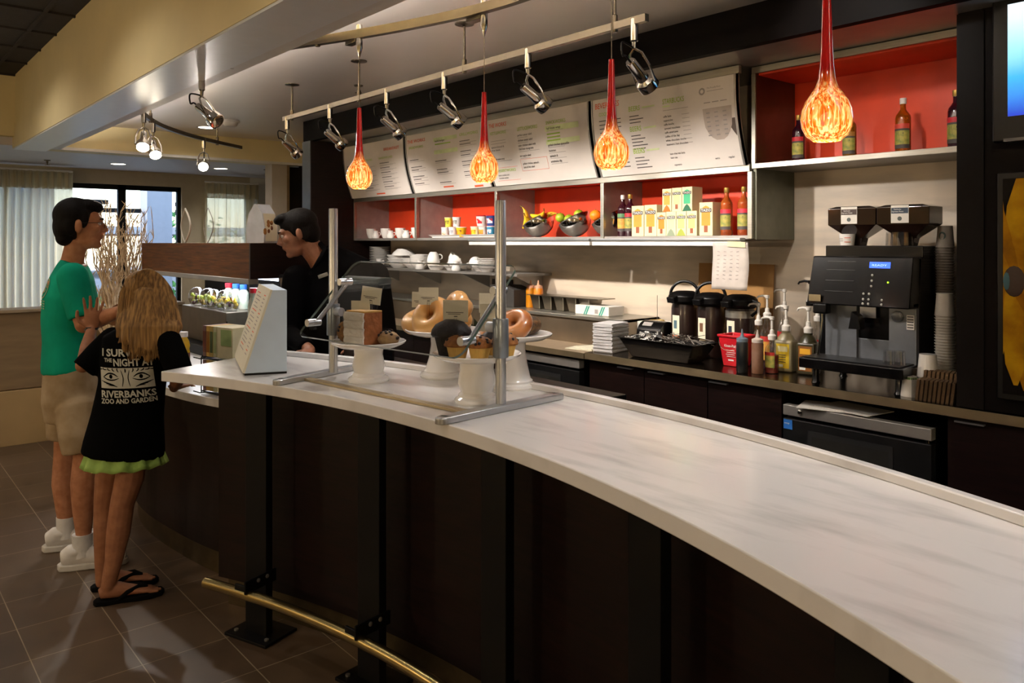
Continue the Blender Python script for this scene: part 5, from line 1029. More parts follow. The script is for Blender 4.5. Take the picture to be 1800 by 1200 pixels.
b.add(vs, [(0, 3, 2, 1), (16, 17, 18, 19)]+[(j*4+q, j*4+(q+1) % 4, (j+1)*4+(q+1) % 4, (j+1)*4+q) for j in range(4) for q in range(4)]); b.build('basin', SB, t, bevel=.008)
rnd = random.Random(5); b = MB()
for k in range(110):
    x = rnd.uniform(-.24, -.02); z_ = .09+.045*math.sin((x+.25)/.24*PI)*rnd.uniform(.4, 1); b.m = k % 2; b.box((x, rnd.uniform(-.07, .07), z_), (.05, .028, .002), (rnd.uniform(-.9, .9), rnd.uniform(-.6, .6), rnd.uniform(0, 3)))
o = b.build('sugar_packets', [mat('speckled_packet', 'd4d0ca', .6, sc=120, col2='0c0b0b', pos=(.48, .52)), mat('dark_packet', '151312', .5)], t, smooth=False); o['kind'] = 'stuff'
b = MB()
for k in range(60): x = rnd.uniform(.0, .24); a = rnd.uniform(-.8, .8); b.m = k % 2; b.box((x, rnd.uniform(-.06, .06), .105+rnd.uniform(0, .035)), (.09, .006, .002), (0, rnd.uniform(-.5, .5), a))
o = b.build('stirrers', [mat('dark_stirrer', '2a211b', .5), mat('grey_stirrer', '7a736b', .5)], t, smooth=False); o['kind'] = 'stuff'
# ---------------- ledge and left part of the worktop
zl = 1.093
t = thing('steel_pan_rack', 'row of five small steel pans hanging in a frame on the ledge', 'pan rack', (-4.02, 3.92, zl))
for k in range(5):
    b = MB(); vs = []; x = -.25+.125*k
    for hw, hd, z_ in ((.036, .05, 0), (.05, .07, .10), (.058, .078, .102), (.046, .066, .102), (.032, .045, .006)): vs += [(x-hw, -hd, z_), (x+hw, -hd, z_), (x+hw, hd, z_), (x-hw, hd, z_)]
    b.add(vs, [(0, 3, 2, 1), (16, 17, 18, 19)]+[(j*4+q, j*4+(q+1) % 4, (j+1)*4+(q+1) % 4, (j+1)*4+q) for j in range(4) for q in range(4)]); b.build('pan', mat('pan_steel', '8d867a', .3, 1), t, bevel=.006)
MB().bb((-.32, -.085, .100), (.40, .085, .106)).build('frame', MATS['pan_steel'], t, smooth=False)
for x, h_c, lb in ((-4.40, 'c07a10', 'amber squeeze bottle on the ledge, left one by the pans'), (-4.315, 'e08020', 'orange squeeze bottle on the ledge, right one by the pans')):
    t = thing('squeeze_bottle', lb, 'squeeze bottle', (x, 3.93, zl), 0, 'sauce bottles on the ledge'); MB().lathe([(0, 0), (.034, 0), (.036, .005), (.036, .14), (.03, .15)], 20, closed=False).build('body', mat('sauce_'+h_c, h_c, .3), t); MB().lathe([(.032, .148), (.03, .165), (.01, .172), (.004, .205), (0, .206)], 16).build('nozzle', mat('peach_nozzle', 'd8a080', .4), t)
t = thing('ledge_caddy', 'dark grey caddy on the ledge behind the right post', 'caddy', (-4.62, 3.92, zl)); b = MB(); b.prism([(-.15, 0), (.14, 0), (.14, .13), (.02, .16), (-.15, .16)], -.09, .09, T=rotm((PI/2, 0, 0))); b.build('case', mat('slate_plastic', '3a3734', .5), t, smooth=False, bevel=.004)
t = thing('carton', 'flat white carton with teal stripes on the ledge', 'box', (-3.66, 3.89, zl), 0); MB().bb((-.16, -.07, 0), (.15, .08, .062)).build('box', M['paper'], t, smooth=False, bevel=.003)
b = MB()
for x0 in (-.05, .09):
    for s in (0, .018): b.add([(x0+s-.03, -.0712, .002), (x0+s-.018, -.0712, .002), (x0+s+.012, -.0712, .060), (x0+s, -.0712, .060)], [(0, 1, 2, 3)])
bar_(b, -.02+.045, .012, .03, .028, lambda u, v: (u, -.0715, v), 1); b.build('stripes', [mat('teal_print', '2a9080', .6), M['inkg']], t, smooth=False)
t = thing('receipt_spike', 'thin order spike standing on a brass base by the wall', 'receipt spike', (-3.22, 3.96, .912)); MB().cyl((0, 0, 0), (0, 0, .33), .0018, n=6).build('spike', M['steel'], t); MB().torus((0, 0, .17), .045, .003, 24, 6).build('base_ring', M['goldcap'], t); MB().bb((-.12, -.09, 0), (.09, .07, .165)).build('white_block', M['paper'], t, smooth=False, bevel=.004)
t = thing('paper_sheets', 'pale papers lying on the worktop left of the napkins', 'papers', (-3.50, 3.58, .906)); b = MB(); b.box((0, 0, .002), (.2, .14, .004), (0, 0, .2)); b.box((.02, .05, .006), (.2, .14, .003), (0, 0, -.25)); b.build('sheets', M['card'], t, smooth=False)
# paper taped to the shelf edge, cardboard behind
t = thing('taped_note', 'white handwritten note taped to the shelf edge, hanging down', 'note', (-2.465, 3.64, 1.325))
def fn(u, v): return (-.112+.224*u+.006*math.sin(v*3), -.004*math.sin(v*5+u*2)-.006*(1-v), v*.255)
MB().grid(fn, 6, 12).build('sheet', mat('note_paper', 'b3aaa2', .8), t, solid=.001)
b = MB(); rnd = random.Random(8)
for r_ in range(8):
    for c in range(4): x = -.07+.04*c; b.m = 0; q = fn((x+.112)/.224, (.2-.02*r_)/.255); b.box((x, q[1]-.0015, .205-.021*r_), (.016, .0006, .003+.003*rnd.random()), (0, rnd.uniform(-.3, .3), 0))
b.build('handwriting', mat('pencil_grey', '938b88', .7), t, smooth=False); MB().box((.045, -.006, .245), (.11, .001, .03), (0, .05, 0)).build('tape', mat('masking_tape', 'cfc09a', .6), t, smooth=False)
t = thing('cardboard_sheet', 'brown cardboard sheet leaning on the wall behind the airpots', 'cardboard', (-2.72, 4.04, .913)); MB().box((0, .02, .27), (.52, .006, .54), (-.06, 0, 0)).build('sheet', mat('cardboard', '98703f', .85, var=.08), t, smooth=False)
t = thing('wall_outlet', 'black outlet plate low on the marble wall, the leftmost', 'outlet', (-5.02, 4.098, 1.22)); MB().box((0, -.005, 0), (.08, .01, .12)).build('plate', M['blackp'], t, smooth=False, bevel=.002)
t = thing('wall_outlet', 'black outlet plate on the marble wall beside the pastry glass', 'outlet', (-4.84, 4.098, 1.22)); MB().box((0, -.005, 0), (.08, .01, .12)).build('plate', M['blackp'], t, smooth=False, bevel=.002)
# ================================================================ LEFT END: LOW COUNTER, PASTRY CASE
fc = spline([(-3.54, 1.335, 0), (-3.8, 1.265, 0), (-4.12, 1.215, 0), (-4.5, 1.185, 0), (-4.85, 1.215, 0), (-5.15, 1.31, 0), (-5.5, 1.48, 0), (-5.95, 1.72, 0), (-6.4, 2.02, 0)], 6)
def low(off, back): return [(v.x-off*.25, v.y+off) for v in fc]+back
bk = [(-6.4, 2.3), (-4.20, 2.3), (-4.20, 1.75), (-4.1, 1.64), (-3.54, 1.62)]
t = thing('low_counter', 'lower white-topped service counter behind the girl, with walnut front', 'counter', (-4.5, 1.8, 0)); T0 = Matrix.Translation((4.5, -1.8, 0))
MB().prism([(v.x, v.y) for v in fc]+bk, .82, .86, T=T0).build('top', M['marble'], t, smooth=False, bevel=.003)
MB().prism(low(.06, bk), .12, .82, T=T0).build('front_panel', M['woodh'], t, smooth=False); MB().prism(low(.085, bk), 0, .12, T=T0).build('kick_plate', MATS['bronze_kick_plate'], t, smooth=False)
t = thing('pastry_case', 'refrigerated pastry case with walnut fascia and curved glass, behind the counter', 'display case', (-5.32, 1.97, .861)); 
MB().bb((-1.03, -.25, .515), (1.04, .25, .715)).build('fascia', M['woodm'], t, smooth=False); MB().bb((1.04, -.25, .515), (1.055, .27, .715)).build('end_fascia', M['wood'], t, smooth=False)
MB().bb((-1.03, .22, 0), (1.04, .25, .515)).build('back', M['dark'], t, smooth=False); MB().bb((-1.03, -.24, 0), (1.04, .25, .06)).build('plinth', M['black'], t, smooth=False)
MB().bb((-1.03, -.26, .485), (1.05, -.20, .515)).build('top_rail', M['steelpanel'], t, smooth=False, bevel=.003); MB().bb((1.035, -.25, .06), (1.042, .25, .515)).build('end_glass', M['clear'], t, smooth=False)
MB().bb((-.42, -.15, .06), (.42, .2, .28)).build('steel_bin', mat('bronze_steel', '6c6256', .35, .7), t, smooth=False, bevel=.004)
MB().bb((-1.0, -.02, .49), (1.0, .03, .508)).build('case_lamp', mat('case_lamp_face', 'eaf2ff', .5, emit=4, ecol='dfeaff'), t, smooth=False)
light('case_lamp', 'AREA', (-5.3, 1.93, 1.345), 5, (.9, .95, 1), (-5.3, 1.93, .8), shape='RECTANGLE', size=1.4, size_y=.05)
zc_ = .861+.282
for k, (x, y, r) in enumerate(((-5.60, 1.88, .06), (-5.43, 1.90, .065), (-5.27, 1.88, .06), (-5.14, 1.90, .06), (-5.01, 1.89, .06))):
    t = thing('fruit_cup', ['clear domed fruit cup at the left, by the hair of the girl', 'clear domed cup with green grapes, second in the case', 'clear domed fruit cup in the middle of the case', 'clear domed fruit cup with orange pieces', 'clear domed fruit cup at the right of the bin'][k], 'fruit cup', (x, y, zc_), 0, 'domed fruit cups in the case')
    MB().lathe([(0, 0), (r*.7, 0), (r, .05), (r*.97, .05), (r*.68, .004)], 20, closed=False).build('cup', MATS['clear_glass_bright'], t); MB().lathe([(r, .05), (r*.96, .075), (r*.75, .105), (r*.4, .122), (0, .126)], 20, closed=False).build('dome_lid', MATS['clear_glass_bright'], t)
    b = MB(); rnd = random.Random(k)
    for q in range(20): b.m = rnd.randrange(3); a = rnd.uniform(0, 6.28); rr_ = r*.65*rnd.random()**.5; b.ell((rr_*math.cos(a), rr_*math.sin(a), .02+.055*rnd.random()), (.016, .014, .014), 7, 5)
    b.build('fruit_pieces', [mat('melon_yellow', 'd8b83c', .4), mat('grape_green', '9aa83c', .4), mat('dark_berry', '3a1620', .4)], t)
for k in range(5):
    x = (-5.33, -5.2, -5.07, -4.66, -4.56)[k]; red = k in (0, 3, 4); t = thing('milk_bottle', ['white bottle with red cap behind the middle fruit cup', 'bottle with blue cap at the back of the case, left', 'bottle with blue cap at the back of the case, right', 'white bottle with red cap, left of the last two in the case', 'white bottle with red cap beside the case end'][k], 'bottle', (x, 1.90 if k > 2 else 2.0, .861+(.062 if k > 2 else .282)), 0, 'capped bottles in the case'); h = .36 if k > 2 else .14
    MB().lathe([(0, 0), (.032, 0), (.034, .01), (.034, h*.75), (.02, h*.9), (.02, h)], 18, closed=False).build('body', mat('milk_plastic', 'd5d2c8', .4, col2='9ab0a0', sc=20), t); MB().lathe([(.024, h-.01), (.024, h+.02), (0, h+.021)], 16).build('cap', mat('red_cap' if red else 'blue_cap', 'c02030' if red else '2f62b8', .4), t)
# things standing on top of the case
t = thing('paper_display', 'arched white display card with a floral picture on the case top', 'display card', (-4.44, 1.86, 1.577), R(20)); ar = [(-.07, 0), (.07, 0), (.075, .09), (.055, .17), (.01, .225), (-.01, .225), (-.055, .17), (-.075, .09)]
MB().prism(ar, -.05, .05, T=rotm((PI/2, 0, 0)) @ Matrix.Identity(4)).build('card_body', mat('cool_white_card', 'c3c8d2', .7), t, smooth=False)
b = MB(); b.add([(.0765, -.045, .01), (.0765, .045, .01), (.0765, .045, .09), (.057, .045, .17), (.057, -.045, .17), (.0765, -.045, .09)], [(0, 1, 2, 5), (5, 2, 3, 4)])
b.m = 1
for k in range(7): b.ell((.074, -.02+.04*math.sin(k*2.1)*.7, .09+.03*math.cos(k*1.7)), (.006, .012, .014), 8, 5)
b.build('picture', [M['card'], mat('brown_flower_print', 'a8742c', .6, sc=20, col2='5a2c14')], t, smooth=False)
for k, (x, h, w_, lb) in enumerate(((-5.92, .25, .09, 'thin white looped ribbon ornament on the case, left one'), (-5.45, .24, .08, 'thin grey looped wire ornament on the case, right one'))):
    t = thing('ribbon_ornament', lb, 'ornament', (x, 1.9, 1.577)); b = MB(); b.tube([(w_*math.sin(a*PI/14)*(-1), 0, .0+h*a/14) for a in range(15)], .003 if k else .005, 6); b.tube([(w_*.0+w_*1.3*math.sin(a*PI/14), 0, h*a/14) for a in range(15)], .007 if k == 0 else .003, 6); b.build('loop', M['white'] if k == 0 else M['inkg'], t)
# register equipment beside the case
t = thing('receipt_printer', 'black receipt printer and terminal beside the case', 'receipt printer', (-4.62, 2.15, .861)); t.location = (-4.12, 1.93, 0)
MB().bb((-.075, -.09, 0), (.05, .10, 1.22)).build('cabinet_stand', M['wood'], t, smooth=False); MB().bb((-.075, -.08, 1.222), (.06, .09, 1.40)).build('body', M['blackp'], t, smooth=False, bevel=.01); MB().box((.02, -.085, 1.35), (.08, .01, .07), (.2, 0, 0)).build('paper_slot', mat('printer_grey', '6a5f54', .5), t, smooth=False)
t = thing('pos_terminal', 'black touchscreen till seen from behind, in front of the barista', 'till', (-3.42, 1.86, 0)); t.location = (-3.33, 1.88, 0)
MB().bb((-.22, -.06, 0), (.33, .25, 1.0)).build('till_cabinet', M['wood'], t, smooth=False); MB().box((-.05, .02, 1.30), (.30, .035, .24), (-.35, 0, .1)).build('monitor', M['blackp'], t, smooth=False, bevel=.01); MB().box((-.02, .06, 1.08), (.20, .18, .17)).build('stand', SB, t, smooth=False, bevel=.02)
MB().box((-.05, .06, 1.395), (.31, .08, .035), (0, 0, .1)).build('hood', mat('dark_green_grey', '2f3531', .5), t, smooth=False, bevel=.008)
t = thing('work_shelf', 'dark shelf with black trays behind the bar, under the pastries', 'shelf', (-2.6, 2.16, 0)); MB().bb((-.38, -.12, 0), (.62, .14, .96)).build('cabinet', M['wood'], t, smooth=False); MB().bb((-.36, -.11, .962), (.6, .12, 1.0)).build('tray', M['blackp'], t, smooth=False, bevel=.004)
t = thing('leafy_plant', 'dark leafy potted plant seen through the glass behind the cake slice', 'plant', (-2.72, 2.15, 1.002)); b = MB(); rnd = random.Random(4)
for k in range(90):
    a = rnd.uniform(0, 6.28); e = rnd.uniform(-.2, 1.4); d = Vector((math.cos(a)*math.cos(e), math.sin(a)*math.cos(e), math.sin(e))); q = Vector((0, 0, .12))+d*rnd.uniform(.03, .085); s = d.orthogonal().normalized()*.012; b.add([q, q+d*.02+s, q+d*.05, q+d*.02-s], [(0, 1, 2, 3)])
b.build('leaves', mat('dark_leaf', '333a1e', .5, col2='1c1a10', sc=20), t, smooth=False); MB().lathe([(0, 0), (.04, 0), (.055, .09), (0, .09)], 16, closed=False).build('pot', M['dark'], t)
t = thing('red_carton', 'small bright red carton behind the pastries, under the bagels', 'box', (-2.50, 2.13, 1.002)); t.location = (-2.49, 2.10, 1.002); MB().box((0, 0, .03), (.05, .04, .06)).build('box', mat('bright_red_card', 'd01830', .5), t, smooth=False, bevel=.002)
# ---------------- tea rack and juice bottle on the low counter
t = thing('tea_rack', 'black wire rack holding two rows of boxed teas on the low counter', 'rack', (-3.72, 1.38, .861), R(14)); b = MB()
for z_ in (.01, .17):
    b.tube([(-.12, -.05, z_), (.13, -.05, z_), (.13, .09, z_), (-.12, .09, z_), (-.12, -.05, z_)], .003, 6)
    b.tube([(-.12, -.09, z_+.005), (-.07, -.09, z_+.002), (-.07, -.06, z_), (.08, -.07, z_), (.13, -.08, z_+.01)], .003, 6)
for x in (-.12, .13): b.tube([(x, .09, 0), (x, .09, .33)], .003, 6); b.tube([(x, -.05, .0), (x, -.05, .17), (x, .09, .30)], .003, 6)
b.build('wire_frame', M['black'], t)
cols = [('7a5a58', '6a3a2c'), ('c8a04a', '8a5a1c'), ('b8a060', '4c5a3a'), ('b9b795', '9aa878')]
for r_ in (0, 1):
    for k in range(4):
        c1, c2 = cols[k]; tt = thing('tea_carton', 'thin carton of tea in the wire rack, %s from the left of the %s row' % (['first', 'second', 'third', 'fourth'][k], ['lower', 'upper'][r_]), 'tea box', (-3.72, 1.38, .861+.015+.162*r_), R(14), 'cartons in the wire tea rack')
        MB().bb((-.115+.028*k, -.045, 0), (-.09+.028*k, .08, .145)).build('carton', mat('rack_carton_'+c1, c1, .6), tt, smooth=False, bevel=.001)
        b = MB().bb((-.113+.028*k, -.0465, .02), (-.092+.028*k, -.045, .12)); b.build('spine_print', mat('rack_print_'+c2, c2, .6), tt, smooth=False)
    tt = thing('tea_carton', 'wide pale carton of tea with green panel at the right of the rack, %s row' % ['lower', 'upper'][r_], 'tea box', (-3.72, 1.38, .861+.015+.162*r_), R(14), 'cartons in the wire tea rack')
    MB().bb((0, -.045, 0), (.12, .08, .145)).build('carton', mat('rack_pale_carton', 'c2ba98', .6), tt, smooth=False, bevel=.001); MB().bb((.03, -.047, .06), (.11, -.045, .135)).build('green_panel', mat('rack_green_panel', '8fa46a', .6), tt, smooth=False)
t = thing('juice_bottle', 'yellow juice bottle with a white cap beside the girl', 'bottle', (-4.40, 1.40, .861)); t.location = (-4.42, 1.41, .861)
MB().lathe([(0, 0), (.032, 0), (.034, .01), (.034, .12), (.03, .14), (.034, .155), (.03, .18), (.02, .2), (.02, .21)], 24, closed=False).build('body', mat('yellow_juice', 'c8a020', .15, coat=.5), t); MB().lathe([(.023, .205), (.023, .232), (0, .233)], 18).build('cap', WCAP, t); MB().lathe([(.0345, .04), (.0345, .12)], 24, closed=False).build('label', mat('juice_label', '7a2c24', .5, sc=60, col2='4c5a3a'), t)
t = thing('snack_box', 'white snack box with dark and red printed stripes on the low counter', 'box', (-4.30, 1.58, .861), R(10)); MB().bb((-.07, -.05, 0), (.09, .06, .10)).build('box', M['paper'], t, smooth=False, bevel=.002); b = MB(); bar_(b, -.07, .06, .16, .02, lambda u, v: (u, -.0512, v), 0); bar_(b, -.07, .085, .16, .015, lambda u, v: (u, -.0512, v), 1); b.build('stripes', [mat('magenta_print', '9a2850', .6), mat('navy_print', '1c2440', .6)], t, smooth=False)
# ---------------- twig arrangement behind the man
t = thing('twig_vase', 'tall floor vase of bleached bare branches behind the man', 'vase', (-6.63, 1.62, 0)); MB().lathe([(0, 0), (.11, 0), (.13, .05), (.12, .4), (.09, .7), (.1, .75), (.085, .75), (0, .7)], 26, closed=False).build('vase', mat('tan_ceramic', 'b09878', .5), t)
rnd = random.Random(12); b = MB()
for k in range(60):
    a = rnd.uniform(0, 6.28); sp_ = rnd.uniform(.03, .25); h = rnd.uniform(.8, 1.18); p0 = Vector((math.cos(a)*.04, math.sin(a)*.04, .68)); P = [p0]
    for j in range(1, 8): u = j/7; P.append(p0+Vector((math.cos(a)*sp_*u**.8+.02*math.sin(j*2+k), math.sin(a)*sp_*u**.8+.02*math.cos(j*1.7+k), h*u)))
    b.tube(P, [.009-.0065*j/7 for j in range(8)], 5)
    for j in range(2, 8):
        for s_ in (0, 1): q = P[j]; d = Vector((rnd.uniform(-1, 1), rnd.uniform(-1, 1), rnd.uniform(.8, 2))).normalized()*rnd.uniform(.05, .11); b.tube([q, q+d*.5+Vector((.006, 0, 0)), q+d], [.004, .003, .0015], 4)
b.build('branches', mat('bleached_wood', 'ecd9bb', .8, sc=20, col2='c4a884'), t)
# ================================================================ PEOPLE
CF = Vector((-.76154, .64812, 0)); CR = Vector((.64812, .76154, 0)); UP = Vector((0, 0, 1))
def at(px, py, d): return CF*d+CR*((px-900)/1380*d)+UP*(1.58+(426-py)/1380*d)     # a point measured from the photograph at distance d
def loft(mb, pts, rad, right=None, n=18):
    """closed tube of elliptical rings; rad = r or (across, fore-aft)"""
    P = [Vector(p) for p in pts]; vs = []; fs = []; up = None
    for i, p in enumerate(P):
        t = (P[min(i+1, len(P)-1)]-P[max(i-1, 0)]).normalized(); r = rad[i]; ra, rb = r if isinstance(r, tuple) else (r, r)
        ref = right if right is not None else (t.orthogonal() if up is None else up); a = (ref-t*ref.dot(t)).normalized(); up = a; b_ = t.cross(a)
        for k in range(n): q = 2*PI*k/n; vs.append(p+a*math.cos(q)*ra+b_*math.sin(q)*rb)
    for i in range(len(P)-1):
        for k in range(n): k2 = (k+1) % n; fs.append((i*n+k, i*n+k2, (i+1)*n+k2, (i+1)*n+k))
    fs.append(tuple(range(n))[::-1]); fs.append(tuple((len(P)-1)*n+k for k in range(n))); mb.add(vs, fs)
def limb(mb, pts, rad, n=14, ball=True):
    loft(mb, pts, rad, None, n)
    for p, r in list(zip(pts, rad))[0 if ball is True else 1:len(pts) if ball is True else -1]:
        mb.ell(p, r*.985, 14, 10)
def skinned(mb, name, m, parent, vox=.006, it=3, fac=.5):
    o = mb.build(name, m, parent); o.location = -parent.location
    md = o.modifiers.new('r', 'REMESH'); md.mode = 'VOXEL'; md.voxel_size = vox; md.use_smooth_shade = True
    md = o.modifiers.new('s', 'SMOOTH'); md.factor = fac; md.iterations = it
    return o
def head(mb, c, fwd, up, s=1.0):
    """cranium, jaw, nose, lips, chin, ears; fwd and up are the head's own axes"""
    fwd = fwd.normalized(); rt = fwd.cross(up).normalized(); up = rt.cross(fwd).normalized()
    Rm = Matrix((rt, fwd, up)).transposed().to_4x4(); T = Matrix.Translation(c) @ Rm @ Matrix.Scale(s, 4)
    E_ = lambda p, r, rot=None: mb.ell(p, r, 20, 14, rot=rot, T=T)
    E_((0, -.012, .030), (.074, .093, .088)); E_((0, .028, -.012), (.062, .062, .082)); E_((0, .035, -.062), (.050, .052, .048), (.3, 0, 0)); E_((0, .068, -.088), (.024, .022, .020))
    E_((0, .070, .030), (.052, .024, .020)); mb.tube([T @ Vector(q) for q in ((0, .078, .026), (0, .094, .004), (0, .108, -.018), (0, .096, -.026))], [.007*s, .010*s, .0125*s, .009*s], 8)
    for k in (-1, 1):
        E_((k*.010, .094, -.022), (.008, .010, .007)); E_((k*.040, .062, -.012), (.022, .022, .022)); E_((k*.076, -.010, -.004), (.009, .020, .032), (.1, 0, k*-.35)); E_((k*.072, -.004, -.028), (.006, .010, .012))
    E_((0, .088, -.044), (.022, .010, .006)); E_((0, .086, -.054), (.020, .010, .007))
    return T
def face_bits(parent, T, brow, s=1.0, eyes=True):
    o0 = Matrix.Translation(-parent.location)
    for k in (-1, 1):
        e = MB().ell((k*.031, .076, .012), (.0125, .0105, .0095), 12, 8, T=o0 @ T); e.m = 1; e.ell((k*.031, .0865, .012), (.005, .002, .005), 10, 6, T=o0 @ T); e.build('eye', [mat('eye_white', 'b8aea6', .3), mat('dark_iris', '1c120c', .2)], parent)
        MB().tube([o0 @ T @ Vector(q) for q in ((k*.014, .092, .030), (k*.032, .091, .036), (k*.048, .078, .031))], [.0035*s, .0042*s, .002*s], 6).build('eyebrow', brow, parent)
    MB().ell((0, .0945, -.049), (.019, .004, .0022), 12, 6, T=o0 @ T).build('lips', mat('lip_brown', '7a4538', .5), parent)
def hand(mb, wrist, d, palm_n, thumb_side, s=1.0, curl=.25):
    """palm, four unequal fingers with a knuckle bend, and a thumb leaving the side of the palm"""
    d = d.normalized(); side = d.cross(palm_n).normalized()*thumb_side; nn = palm_n.normalized()
    pc = wrist+d*.045*s; 
    loft(mb, [wrist-d*.01*s, wrist+d*.03*s, wrist+d*.085*s], [(.024*s, .018*s), (.036*s, .016*s), (.040*s, .012*s)], side)
    for k, (off, ln, r) in enumerate(((.031, .068, .008), (.0105, .078, .0085), (-.0105, .072, .008), (-.031, .056, .007))):
        b0 = wrist+d*.080*s+side*off*s; d1 = (d+side*off*7).normalized(); p1 = b0+d1*ln*.42*s; d2 = (d1-nn*curl).normalized(); p2 = p1+d2*ln*.33*s; d3 = (d2-nn*curl).normalized(); p3 = p2+d3*ln*.27*s
        limb(mb, [b0-d1*.01*s, p1, p2, p3], [r*s*1.05, r*s, r*s*.93, r*s*.8], 10)
    b0 = wrist+d*.018*s+side*.026*s; p1 = b0+(d*.5+side*.85).normalized()*.034*s; p2 = p1+(d*.85+side*.45).normalized()*.03*s; p3 = p2+d*.022*s
    limb(mb, [b0, p1, p2, p3], [.012*s, .0105*s, .0095*s, .008*s], 10)
SK1 = mat('fair_skin', 'b07a5a', .6, spec=.25, sc=30, col2='9a6648'); SK2 = mat('child_skin', '9a684a', .6, spec=.25, sc=25, col2='86583e'); SK3 = mat('tan_skin', '94634a', .5, sc=30, col2='7e523c')
DH = mat('dark_hair', '0b0706', .65, spec=.12, sc=60, stretch=(1, 1, .2), bump=.3, bsc=200)

# ---------------- the man in green
m0 = at(132, 978, 3.95); m0.z = 0; t = thing('person', 'man in a green t-shirt, khaki shorts and white trainers standing in profile', 'person', m0)
D = 3.95; NE, FA = 3.82, 4.06                      # near (his right) and far side
b = MB(); hc = at(142, 396, D); fw = (CR*.88+CF*.46-UP*.04).normalized(); VM = (CF*.875-CR*.485).normalized()
HT = head(b, hc, fw, UP, 1.07)
loft(b, [at(124, 482, D), at(128, 455, D), at(136, 420, D)], [(.07, .066), (.052, .052), (.05, .05)], VM)
loft(b, [at(128, 690, D), at(124, 640, D), at(122, 580, D), at(126, 520, D), at(127, 480, D), at(130, 462, D)], [(.13, .10), (.14, .105), (.15, .11), (.165, .105), (.145, .08), (.06, .06)], VM)
for dd, hip, kn, an, fo in ((3.88, (130, 690), (150, 800), (147, 935), 1), (4.02, (122, 690), (115, 795), (117, 925), -1)):
    de = NE if fo > 0 else FA; limb(b, [at(*hip, dd), at((hip[0]+kn[0])/2+2, 750, (dd+de)/2), at(*kn, de), at(kn[0]-(2 if fo > 0 else 1), 850, de), at(an[0]-1, 895, de), at(*an, de), at(an[0], an[1]+25, de)], [.050, .066, .055, .062, .048, .036, .036])
sh, el, wr = at(128, 488, 3.78), at(148, 570, 3.76), at(207, 548, 3.66)
limb(b, [sh, (sh+el)/2, el, (el*.55+wr*.45), wr], [.056, .052, .043, .040, .027]); hand(b, wr, (CR*1+UP*.1-CF*.15), -CF+UP*.2, 1)
sh, el, wr = at(130, 488, 4.12), at(150, 570, 4.14), at(190, 560, 4.0)
limb(b, [sh, (sh+el)/2, el, (el*.5+wr*.5), wr], [.056, .05, .042, .038, .027]); hand(b, wr, (CR*1-CF*.3), CF, 1)
skinned(b, 'body', SK1, t, .0052, 3, .4); face_bits(t, HT, DH, 1.0)
b = MB(); o_ = lambda p, r, rot=None: b.ell(p, r, 20, 14, rot=rot, T=HT)
o_((0, -.026, .045), (.083, .094, .086)); o_((0, .030, .092), (.060, .062, .034), (-.15, 0, 0)); o_((0, -.055, -.005), (.074, .062, .085)); o_((0, -.062, -.065), (.058, .040, .035)); o_((0, .062, .094), (.046, .03, .022), (-.3, 0, 0))
for k in (-1, 1): o_((k*.070, .012, .030), (.010, .022, .045)); o_((k*.068, -.038, .0), (.014, .030, .05))
skinned(b, 'hair', DH, t, .006, 3)
i0 = Matrix.Translation(-t.location) @ HT; b = MB()
for k in (-1, 1): b.torus((k*.033, .100, .008), .019, .0013, 20, 5, T=i0, rot=(PI/2-.05, 0, 0)); b.tube([i0 @ Vector(q) for q in ((k*.052, .098, .014), (k*.072, .06, .014), (k*.082, .0, .010), (k*.08, -.02, -.002))], .0014, 5)
b.tube([i0 @ Vector(q) for q in ((-.014, .101, .012), (0, .104, .015), (.014, .101, .012))], .0013, 5); b.build('glasses', mat('dark_metal_frame', '2a2522', .3, .7), t)
GT = mat('green_cotton', '10997a', .9, spec=.1, sc=5, col2='0b7c62', bump=.25, bsc=14)
b = MB(); loft(b, [at(122, 652, D), at(121, 640, D), at(122, 600, D), at(121, 560, D), at(124, 520, D), at(127, 488, D), at(129, 468, D), at(132, 460, D)], [(.165, .124), (.166, .124), (.165, .120), (.172, .124), (.185, .124), (.172, .100), (.10, .074), (.070, .062)], VM, 26)
for s_, dd in ((1, 3.79), (-1, 4.11)):
    sh, el = at(128, 487, dd), at(146, 558, dd-.02*s_); limb(b, [sh, (sh+el)/2, el], [.072, .070, .066], 16, ball=False); b.ell(sh, .072, 16, 12)
shirt = skinned(b, 'green_tshirt', GT, t, .008, 6)
# faded print on the back of the shirt
bpy.context.view_layer.update(); bm_ = BVHTree.FromObject(shirt, bpy.context.evaluated_depsgraph_get()); rf = (CR*.875+CF*.485).normalized(); ctr = at(122, 515, D)
def onm(w, v):
    p = ctr-rf*.5-VM*(.06+w)+UP*v; h = bm_.ray_cast(shirt.matrix_world.inverted() @ p, rf); q = shirt.matrix_world @ h[0] if h[0] is not None else ctr-rf*.1-VM*(.06+w)+UP*v
    return q-rf*.003-t.location
b = MB(); rnd = random.Random(2)
for k in range(20):
    a0, a1 = 2*PI*k/20, 2*PI*(k+1)/20; b.m = 0; b.add([onm(.040*math.cos(a0), .03+.050*math.sin(a0)), onm(.040*math.cos(a1), .03+.050*math.sin(a1)), onm(.033*math.cos(a1), .03+.043*math.sin(a1)), onm(.033*math.cos(a0), .03+.043*math.sin(a0))], [(0, 1, 2, 3)])
for k in range(22): u, v = rnd.uniform(-.025, .02), .03+rnd.uniform(-.03, .028); b.m = 1+k % 2; b.add([onm(u, v), onm(u+.010, v+.003), onm(u+.008, v+.012), onm(u-.002, v+.008)], [(0, 1, 2, 3)])
for k in range(4): b.m = 0; b.add([onm(-.04, -.035-.012*k), onm(.035, -.035-.012*k), onm(.035, -.029-.012*k), onm(-.04, -.029-.012*k)], [(0, 1, 2, 3)])
